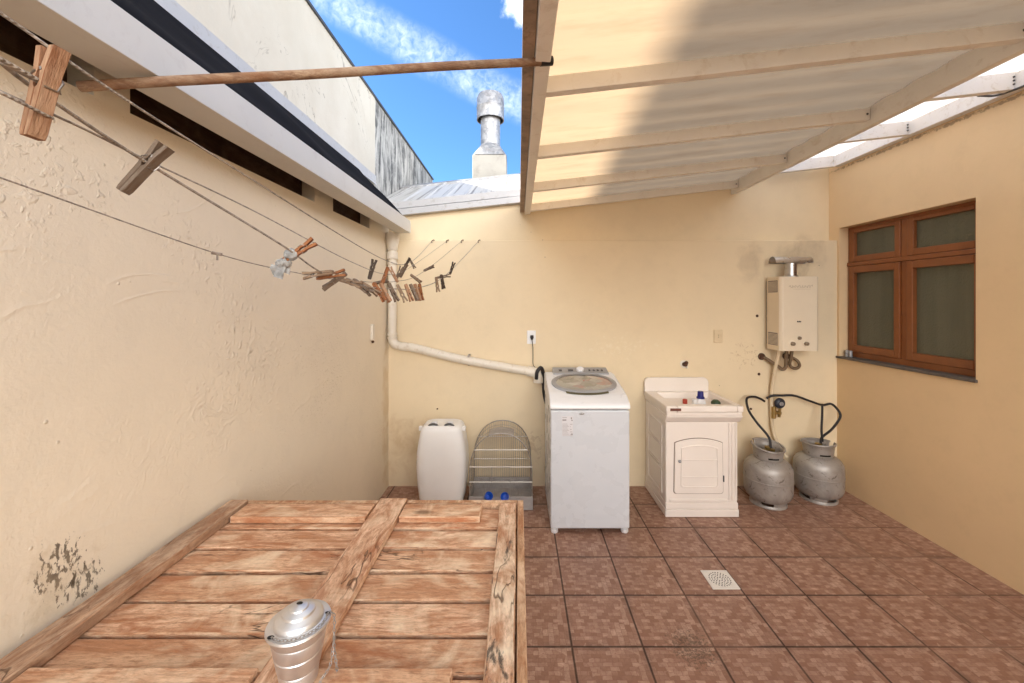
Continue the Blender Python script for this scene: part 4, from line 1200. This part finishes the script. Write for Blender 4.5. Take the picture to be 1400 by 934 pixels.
tag(b.build('gas_hose', M['black_rubber'], smooth=50), 'short black rubber hose dropping straight from the bend into the right gas cylinder', 'hose')

# ------------------------------------------------------------------ floor drain
dn = thing('floor_drain', (1.152, 2.322, .001), 'square white floor drain cover with rings of black slots set in the tiles', 'drain')
b = MB(); b.box(1.074, 1.228, 2.245, 2.400, .001, .007); b.build('cover', M['drain'], dn, bevel=.002)
b = MB()
for rr, cnt in ((.014, 6), (.028, 12), (.042, 18), (.056, 24)):
    for i in range(cnt):
        a = 2*math.pi*i/cnt
        b.ball((1.151+rr*math.cos(a), 2.322+rr*math.sin(a), .0072), .0042, 1, (1, 1, .15))
b.build('slots', M['hole'], dn)

# ------------------------------------------------------------------ small wall fittings
def bolt(px, py, label, r=.012):
    p = at(px, py, YB)
    b = MB(); b.lathe([(r, 0), (r, -.003), (r*.7, -.008), (0, -.010)], (p.x, YB-.0003, p.z), 12, axis='y', cap=False)
    tag(b.build('wall_plug', M['rust'], smooth=40), label, 'wall plug')
bolt(1035, 432, 'rusty bolt head on the back wall left of the middle of the water heater')
bolt(1037.5, 511.5, 'dark plugged hole on the back wall, lower left of the heater hoses')
bolt(1057, 511.5, 'dark plugged hole on the back wall just left of the cream gas pipe')
bolt(1026.5, 559, 'dark plugged hole in the back wall behind the left gas hose', .010)
bolt(598, 559, 'tiny dark plug low on the back wall above the jerrycan', .007)
p = at(507, 455, 3.08); p.x = XL
sw = thing('wall_bracket', (XL, 3.08, p.z), 'narrow white plastic bracket on the left wall near the corner', 'bracket')
b = MB(); b.box(XL, XL+.022, 3.06, 3.105, 1.30, 1.42); b.build('plate', M['pvc'], sw, bevel=.005)
b = MB(); b.ball((XL+.014, 3.082, 1.287), .011, 2); b.build('screw', M['rust'], sw)

# ------------------------------------------------------------------ clotheslines
hooks_px = (592, 612, 632, 655)
HK = [Vector(((px-709)*3.49/F, 3.488, 2.113)) for px in hooks_px]
for i, (h, nm) in enumerate(zip(HK, ('leftmost rusty hook on the ledge of the back wall, nearest the downpipe', 'second rusty hook from the downpipe on the back wall ledge',
                        'third rusty hook from the downpipe on the back wall ledge', 'rightmost rusty hook on the ledge of the back wall'))):
    b = MB(); b.tube(spline([(h.x+.008, 3.503, h.z+.006), (h.x+.006, 3.49, h.z+.008), (h.x, 3.465, h.z), (h.x-.006, 3.458, h.z-.012), (h.x-.002, 3.464, h.z-.02)], 5), .0035, 6)
    tag(b.build('line_hook', M['rust'], smooth=50), nm, 'hook', 'line hooks on the back wall')

def path(L, hook):
    P = [at(*q) for q in L]
    s = (P[0]-P[1]).normalized()
    s = (P[0]-P[2]).normalized()
    start = P[0]+Vector((s.x*.2, -.75, .05))
    return spline([start, P[0]+s*.3*(P[1]-P[0]).length, P[0]]+P[1:]+[Vector((hook.x, 3.462, hook.z-.006))], 14)
LA = path([(0, 18, .43), (280, 205, .71), (525, 355, 2.0), (562, 358, 2.7)], HK[0])
LB = path([(0, 85, .30), (60, 130, .36), (200, 222, .5), (385, 335, .8), (445, 375, 1.05), (505, 392, 1.35), (540, 395, 1.55), (575, 393, 1.8), (612, 374, 2.2)], HK[3])
LC = path([(0, 125, .3), (110, 174, .40), (203, 220, .53), (350, 290, .82), (480, 358, 1.3), (530, 375, 1.7), (560, 366, 2.2)], HK[1])
LD = path([(0, 243, .6), (297, 347, 1.0), (400, 372, 1.3), (470, 383, 1.6), (540, 385, 2.0), (580, 371, 2.5)], HK[2])
def line(P, r, mat, label):
    b = MB(); b.tube(P, r, 8)
    return tag(b.build('clothesline', mat, smooth=60), label, 'clothesline')
line(LA, .0017, M['rope'], 'uppermost pale rope clothesline, no pegs on its near end, ending at the leftmost hook')
line(LB, .0018, M['rope'], 'clothesline carrying the two big near pegs and the knotted rag')
line(LC, .0012, M['rope'], 'thin pale clothesline just below the big near pegs, ending at the second hook')
ld = line(LD, .0014, M['rope_dark'], 'lowest thin dark clothesline with a small knot, nearest the left wall')
kp = at(297, 347, 1.0)
b = MB(); b.tube([kp, kp+Vector((.0, 0, -.016))], .0022, 6); b.tube([kp+Vector((-.012, 0, .002)), kp+Vector((.010, 0, -.002))], .0045, 6)
b.build('knot', M['rope_dark'], ld)

# pegs -----------------------------------------------------------------
def peg_meshes():
    def prong(s):
        b = MB()
        secs = [(-.045, .0006, .0042), (-.040, .0002, .0058), (-.006, .0002, .0068), (-.0035, .0022, .0068), (.0, .0028, .0068), (.0035, .0022, .0068), (.010, .0006, .0070), (.030, .0042, .0105)]
        rings = []
        for z, i, o in secs:
            rings.append([b.bm.verts.new((s*q[0], q[1], z)) for q in ((i, -.0056), (o, -.0056), (o, .0056), (i, .0056))])
        for k in range(len(rings)-1):
            for j in range(4):
                b.bm.faces.new([rings[k][j], rings[k][(j+1) % 4], rings[k+1][(j+1) % 4], rings[k+1][j]])
        b.bm.faces.new(rings[0]); b.bm.faces.new(rings[-1][::-1])
        return b.build('prong', None, bevel=.0004, seg=1)
    pr = [prong(-1), prong(1)]
    b = MB()
    coil = [(0+.0030*math.cos(a), -.0060+.012*a/(6*math.pi), .0085+.0030*math.sin(a)) for a in [6*math.pi*i/36 for i in range(37)]]
    b.tube(coil, .0008, 5)
    for s in (-1, 1):
        b.tube([(s*.003, s*.006, .0085), (s*.0076, s*.0062, .004), (s*.0078, s*.004, -.004), (s*.0078, -s*.004, -.004)], .0008, 5)
    sp = b.build('spring', M['spring'])
    return pr, sp
PRONGS, SPRING = peg_meshes()
PM = []
for m in PEGM:
    pair = []
    for o in PRONGS:
        me = o.data.copy(); me.materials.clear(); me.materials.append(m); pair.append(me)
    PM.append(pair)
first_peg = [True]
def proj(p): return (CX+F*p.x/p.y, CY-F*(p.z-EYE)/p.y)
def peg(P, px, theta, off, mi, label, yaw=0, group='clothes pegs on the lines', scale=1.0):
    best = None
    for i in range(4, len(P)-1):
        if P[i].y < .25: continue
        a, c = proj(P[i])[0], proj(P[i+1])[0]
        if (a-px)*(c-px) <= 0 and a != c:
            f = (px-a)/(c-a); best = (P[i].lerp(P[i+1], f), (P[i+1]-P[i]).normalized()); break
    if best is None: raise RuntimeError('peg %s' % px)
    pos, t = best
    up = Vector((0, 0, 1)); v = t.cross(up).normalized(); u = v.cross(t).normalized()
    d = math.cos(R(theta))*u+math.sin(R(theta))*v
    w = Matrix.Rotation(R(yaw), 3, d) @ t
    s = w.cross(d).normalized()
    rot = Matrix((s, w, d)).transposed()
    # rows -> columns: local x = separation, y = width (along the line), z = length
    root = bpy.data.objects.new('clothes_peg', None); root.empty_display_size = .02
    col.objects.link(root)
    tag(root, label, 'clothes peg', group)
    root.matrix_world = Matrix.Translation(pos+d*off) @ rot.to_4x4() @ Matrix.Scale(scale, 4)
    for k in range(2):
        o = PRONGS[k] if first_peg[0] else PRONGS[k].copy()
        o.data = PM[mi][k]
        if not first_peg[0]: col.objects.link(o)
        o.parent = root
    o = SPRING if first_peg[0] else SPRING.copy()
    if not first_peg[0]: col.objects.link(o)
    o.parent = root
    first_peg[0] = False
    return root, pos, d
peg(LB, 62, 8, 0, 0, 'big pale wooden clothes peg nearest the viewer at the far left', yaw=-18)
peg(LB, 203, 33, 0, 1, 'weathered grey wooden clothes peg, second from the left, hanging alone', yaw=-5)
r3, pos3, d3 = peg(LB, 403, 52, .018, 3, 'orange-brown clothes peg gripping the knotted rag', yaw=10)
# the far tangle, ordered left to right
NP = [
 (LB, 442, -98, .020, 4, 'pale peg lying flat across the line, first after the knotted rag'),
 (LB, 450, 78, .012, 3, 'orange-tipped peg lying flat, right after the knotted rag'),
 (LB, 462, -125, .018, 1, 'short-looking peg pointing down left, at the left end of the tangle'),
 (LB, 474, 105, .016, 4, 'pale peg lying almost flat in the left of the tangle'),
 (LB, 484, 118, .018, 1, 'grey peg slanting down right, just right of the flat pale pegs'),
 (LB, 492, 128, .018, 1, 'grey peg slanting down beside the upright dark peg'),
 (LB, 500, 122, .022, 4, 'pale peg slanting down right below the upright dark peg'),
 (LC, 508, 14, .012, 2, 'dark peg standing upright above the left of the tangle'),
 (LB, 515, 146, .024, 3, 'orange-brown peg hanging open just left of the downpipe'),
 (LB, 524, 152, .024, 0, 'fresh brown peg hanging in front of the downpipe'),
 (LB, 535, 154, .022, 1, 'grey peg hanging in front of the downpipe, right edge'),
 (LB, 546, 152, .026, 4, 'pale peg hanging alone just right of the downpipe'),
 (LB, 557, 158, .022, 0, 'brown peg hanging down, left of the lower right bunch'),
 (LB, 564, 156, .022, 1, 'grey peg hanging in the middle of the lower right bunch'),
 (LB, 569, 164, .024, 0, 'brown peg hanging in the lower right bunch, second from its end'),
 (LB, 574, 174, .028, 3, 'orange-brown peg hanging lowest at the end of the lower right bunch'),
 (LD, 519, 82, .012, 1, 'grey peg lying flat behind the downpipe pegs'),
 (LC, 527, -160, .014, 3, 'brown peg hanging behind the tangle in front of the downpipe'),
 (LC, 538, -28, .006, 0, 'brown peg leaning left in the upper row by the downpipe'),
 (LC, 545, 24, .008, 1, 'grey peg leaning right, left end of the upper row'),
 (LC, 551, 28, .012, 1, 'grey peg leaning right in the middle of the upper row'),
 (LA, 556, 30, .012, 2, 'dark peg pointing up right at the top of the tangle'),
 (LA, 562, 152, .020, 1, 'grey peg crossing the top dark peg'),
 (LD, 566, 128, .020, 4, 'pale peg slanting down right at the end of the upper row'),
 (LD, 584, 66, .020, 1, 'grey peg lying nearly flat, alone below the second hook'),
 (LB, 597, 176, .022, 4, 'pale peg hanging at the left of the small right-hand group'),
 (LB, 604, 174, .026, 2, 'black peg hanging straight down in the small right-hand group'),
 (LB, 607, 80, .004, 1, 'grey peg lying flat on top of the small right-hand group'),
 (LB, 617, 22, .018, 2, 'dark peg leaning up right at the far right end, apart from the others'),
]
random.seed(11)
for P, px, th, off, mi, lab in NP:
    peg(P, px, th, off, mi, lab, yaw=random.uniform(-60, 60), scale=1.0)

# knotted rag on the third peg
rg_ = thing('knotted_rag', pos3, 'grubby white rag tied in a knot, hanging from the orange-brown peg', 'rag')
c0 = pos3-d3*.012
def lump(b, off, r_, s_, k=1.0):
    vs = b.ball((c0.x+off[0], c0.y+off[1], c0.z+off[2]), r_, 4, s_)
    cen = Vector((c0.x+off[0], c0.y+off[1], c0.z+off[2]))
    for v in vs:
        n_ = (abs(mnoise.noise(v.co*130+Vector((3, 1, 2))))*-.010+.002)*k+mnoise.noise(v.co*60)*.004
        v.co += (v.co-cen).normalized()*n_
b = MB()
lump(b, (.002, 0, .006), .0125, (1.0, .9, 1.1)); lump(b, (-.012, -.001, -.012), .0125, (1.25, 1, .85))
def tail(b, pts, w0, w1):
    P = spline(pts, 6); n = len(P); rings = []
    for i, p in enumerate(P):
        f = i/(n-1); w = w0+(w1-w0)*f
        t_ = (P[min(i+1, n-1)]-P[max(i-1, 0)]).normalized()
        u = t_.cross(Vector((.3, 1, .2))).normalized(); v_ = t_.cross(u)
        ring = []
        for k in range(14):
            a = 2*math.pi*k/14
            r_ = w*(1+.35*math.sin(3*a+f*2.5)+.15*math.sin(5*a+1+f*4))
            ring.append(b.bm.verts.new(c0+p+u*(r_*math.cos(a))+v_*(r_*.62*math.sin(a))))
        rings.append(ring)
    for k in range(n-1):
        for j in range(14): b.bm.faces.new([rings[k][j], rings[k][(j+1) % 14], rings[k+1][(j+1) % 14], rings[k+1][j]])
    # open, hollow end of the cloth tube
    last = rings[-1]; inner = [b.bm.verts.new(v.co*.35+(c0+P[-3])*.65) for v in last]
    for j in range(14): b.bm.faces.new([last[j], last[(j+1) % 14], inner[(j+1) % 14], inner[j]])
    b.bm.faces.new(inner); b.bm.faces.new(rings[0])
tail(b, [(-.014, 0, -.014), (-.022, -.004, -.024), (-.034, -.006, -.026)], .006, .0105)
tail(b, [(-.012, 0, -.014), (-.018, -.003, -.028), (-.024, -.004, -.043)], .006, .009)
tail(b, [(-.010, .003, -.014), (-.008, .005, -.024), (-.012, .006, -.032)], .005, .007)
b.build('cloth', M['cloth'], rg_, smooth=80)

# ------------------------------------------------------------------ camera
cam_d = bpy.data.cameras.new('camera'); cam = bpy.data.objects.new('camera', cam_d); col.objects.link(cam)
cam.location = (0, 0, EYE); cam.rotation_euler = (R(90), 0, 0)
cam_d.sensor_width = 36; cam_d.lens = F/1400*36
cam_d.shift_x = -9/1400; cam_d.shift_y = -56/1400
cam_d.clip_start = .02; cam_d.clip_end = 2000
scene.camera = cam

# ------------------------------------------------------------------ light
SUN_EL = R(39); 
sl = bpy.data.lights.new('sun', 'SUN'); so = bpy.data.objects.new('sun', sl); col.objects.link(so)
sdir = Vector((-math.cos(SUN_EL), 0, math.sin(SUN_EL)))     # towards the sun
so.rotation_euler = sdir.to_track_quat('Z', 'Y').to_euler()
sl.energy = 5.0; sl.angle = R(.9); sl.color = (1, .93, .82)

w = bpy.data.worlds.new('World'); scene.world = w; w.use_nodes = True
nt = w.node_tree; nt.nodes.clear()
class WT(NT):
    def __init__(self, tree):
        self.t = tree; self.out = tree.nodes.new('ShaderNodeOutputWorld')
        self.co = tree.nodes.new('ShaderNodeTexCoord').outputs['Generated']
t = WT(nt)
sky = t.n('ShaderNodeTexSky', sky_type='NISHITA'); sky.sun_disc = False
sky.sun_elevation = SUN_EL; sky.sun_rotation = R(270)
sky.air_density = 1.0; sky.dust_density = .3; sky.ozone_density = 2.0
def pd(px, py): return Vector(((px-CX)/F, 1, (CY-py)/F)).normalized()
sep = t.n('ShaderNodeSeparateXYZ'); t.link(t.co, sep.inputs[0])
def mrange(v, a, b_, smooth=True):
    m = t.n('ShaderNodeMapRange', interpolation_type='SMOOTHSTEP' if smooth else 'LINEAR'); t.link(v, m.inputs[0])
    m.inputs[1].default_value = a; m.inputs[2].default_value = b_
    return m.outputs[0]
# unseen bright clouds added overhead and behind the viewpoint to fill the yard
nz = t.noise(2.2, 5, .55)
up_ = mrange(t.math('ADD', sep.outputs[2], t.math('MULTIPLY', t.math('SUBTRACT', nz, .5), .2)), .74, .90)
bk = mrange(t.math('ADD', t.math('MULTIPLY', sep.outputs[1], -1.0), t.math('MULTIPLY', t.math('SUBTRACT', nz, .5), .3)), .0, .45)
bk = t.math('MULTIPLY', bk, t.math('SUBTRACT', 1.0, mrange(sep.outputs[2], .42, .66)))
# thin mackerel streak
nrm = pd(440, -5).cross(pd(722, 150)).normalized()
dt = t.n('ShaderNodeVectorMath', operation='DOT_PRODUCT'); t.link(t.co, dt.inputs[0]); dt.inputs[1].default_value = nrm
dabs = t.math('ABSOLUTE', t.math('ADD', dt.outputs['Value'], t.math('MULTIPLY', t.math('SUBTRACT', t.noise(5, 2), .5), .03)))
band = t.math('SUBTRACT', 1.0, mrange(dabs, .012, .048))
rip = t.ramp(t.noise(70, 4, .6, dist=.5), [(.34, .25), (.70, 1)])
rip2 = t.ramp(t.noise(16, 4, .6), [(.3, .3), (.65, 1)])
streak = t.math('MULTIPLY', t.math('MULTIPLY', band, t.math('MULTIPLY', rip, rip2)), .42)
# little cumulus at the top and a wisp near the roof
def puff(px, py, rad, amt):
    v = t.n('ShaderNodeVectorMath', operation='DISTANCE'); t.link(t.co, v.inputs[0]); v.inputs[1].default_value = pd(px, py)
    dd = t.math('ADD', v.outputs['Value'], t.math('MULTIPLY', t.math('SUBTRACT', t.noise(22, 6, .65), .5), rad*1.6))
    return t.math('MULTIPLY', t.math('SUBTRACT', 1.0, mrange(dd, rad*.3, rad)), amt)
pf = puff(722, 2, .055, .9)
front = t.math('MAXIMUM', streak, pf)
FILL_BACK = 26.0; FILL_UP = 5.5
azure = t.mix(1.0, sky.outputs[0], (.50, .78, 1.04), 'MULTIPLY')
c1 = t.mix(front, azure, (7.5, 7.9, 8.3))
c2 = t.mix(up_, c1, (FILL_UP, FILL_UP, FILL_UP))
c2 = t.mix(bk, c2, (FILL_BACK, FILL_BACK*.98, FILL_BACK*.95))
bg = t.n('ShaderNodeBackground'); bg.inputs['Strength'].default_value = .1
t.link(c2, bg.inputs[0]); t.link(bg.outputs[0], t.out.inputs[0])

vs = scene.view_settings
vs.view_transform = 'Standard'; vs.look = 'None'; vs.exposure = 1.5; vs.gamma = 1; vs.use_curve_mapping = False
scene.render.engine = 'CYCLES'
cy = scene.cycles
cy.use_denoising = True
cy.max_bounces = 8; cy.diffuse_bounces = 5; cy.glossy_bounces = 4; cy.transmission_bounces = 6
cy.sample_clamp_indirect = 8
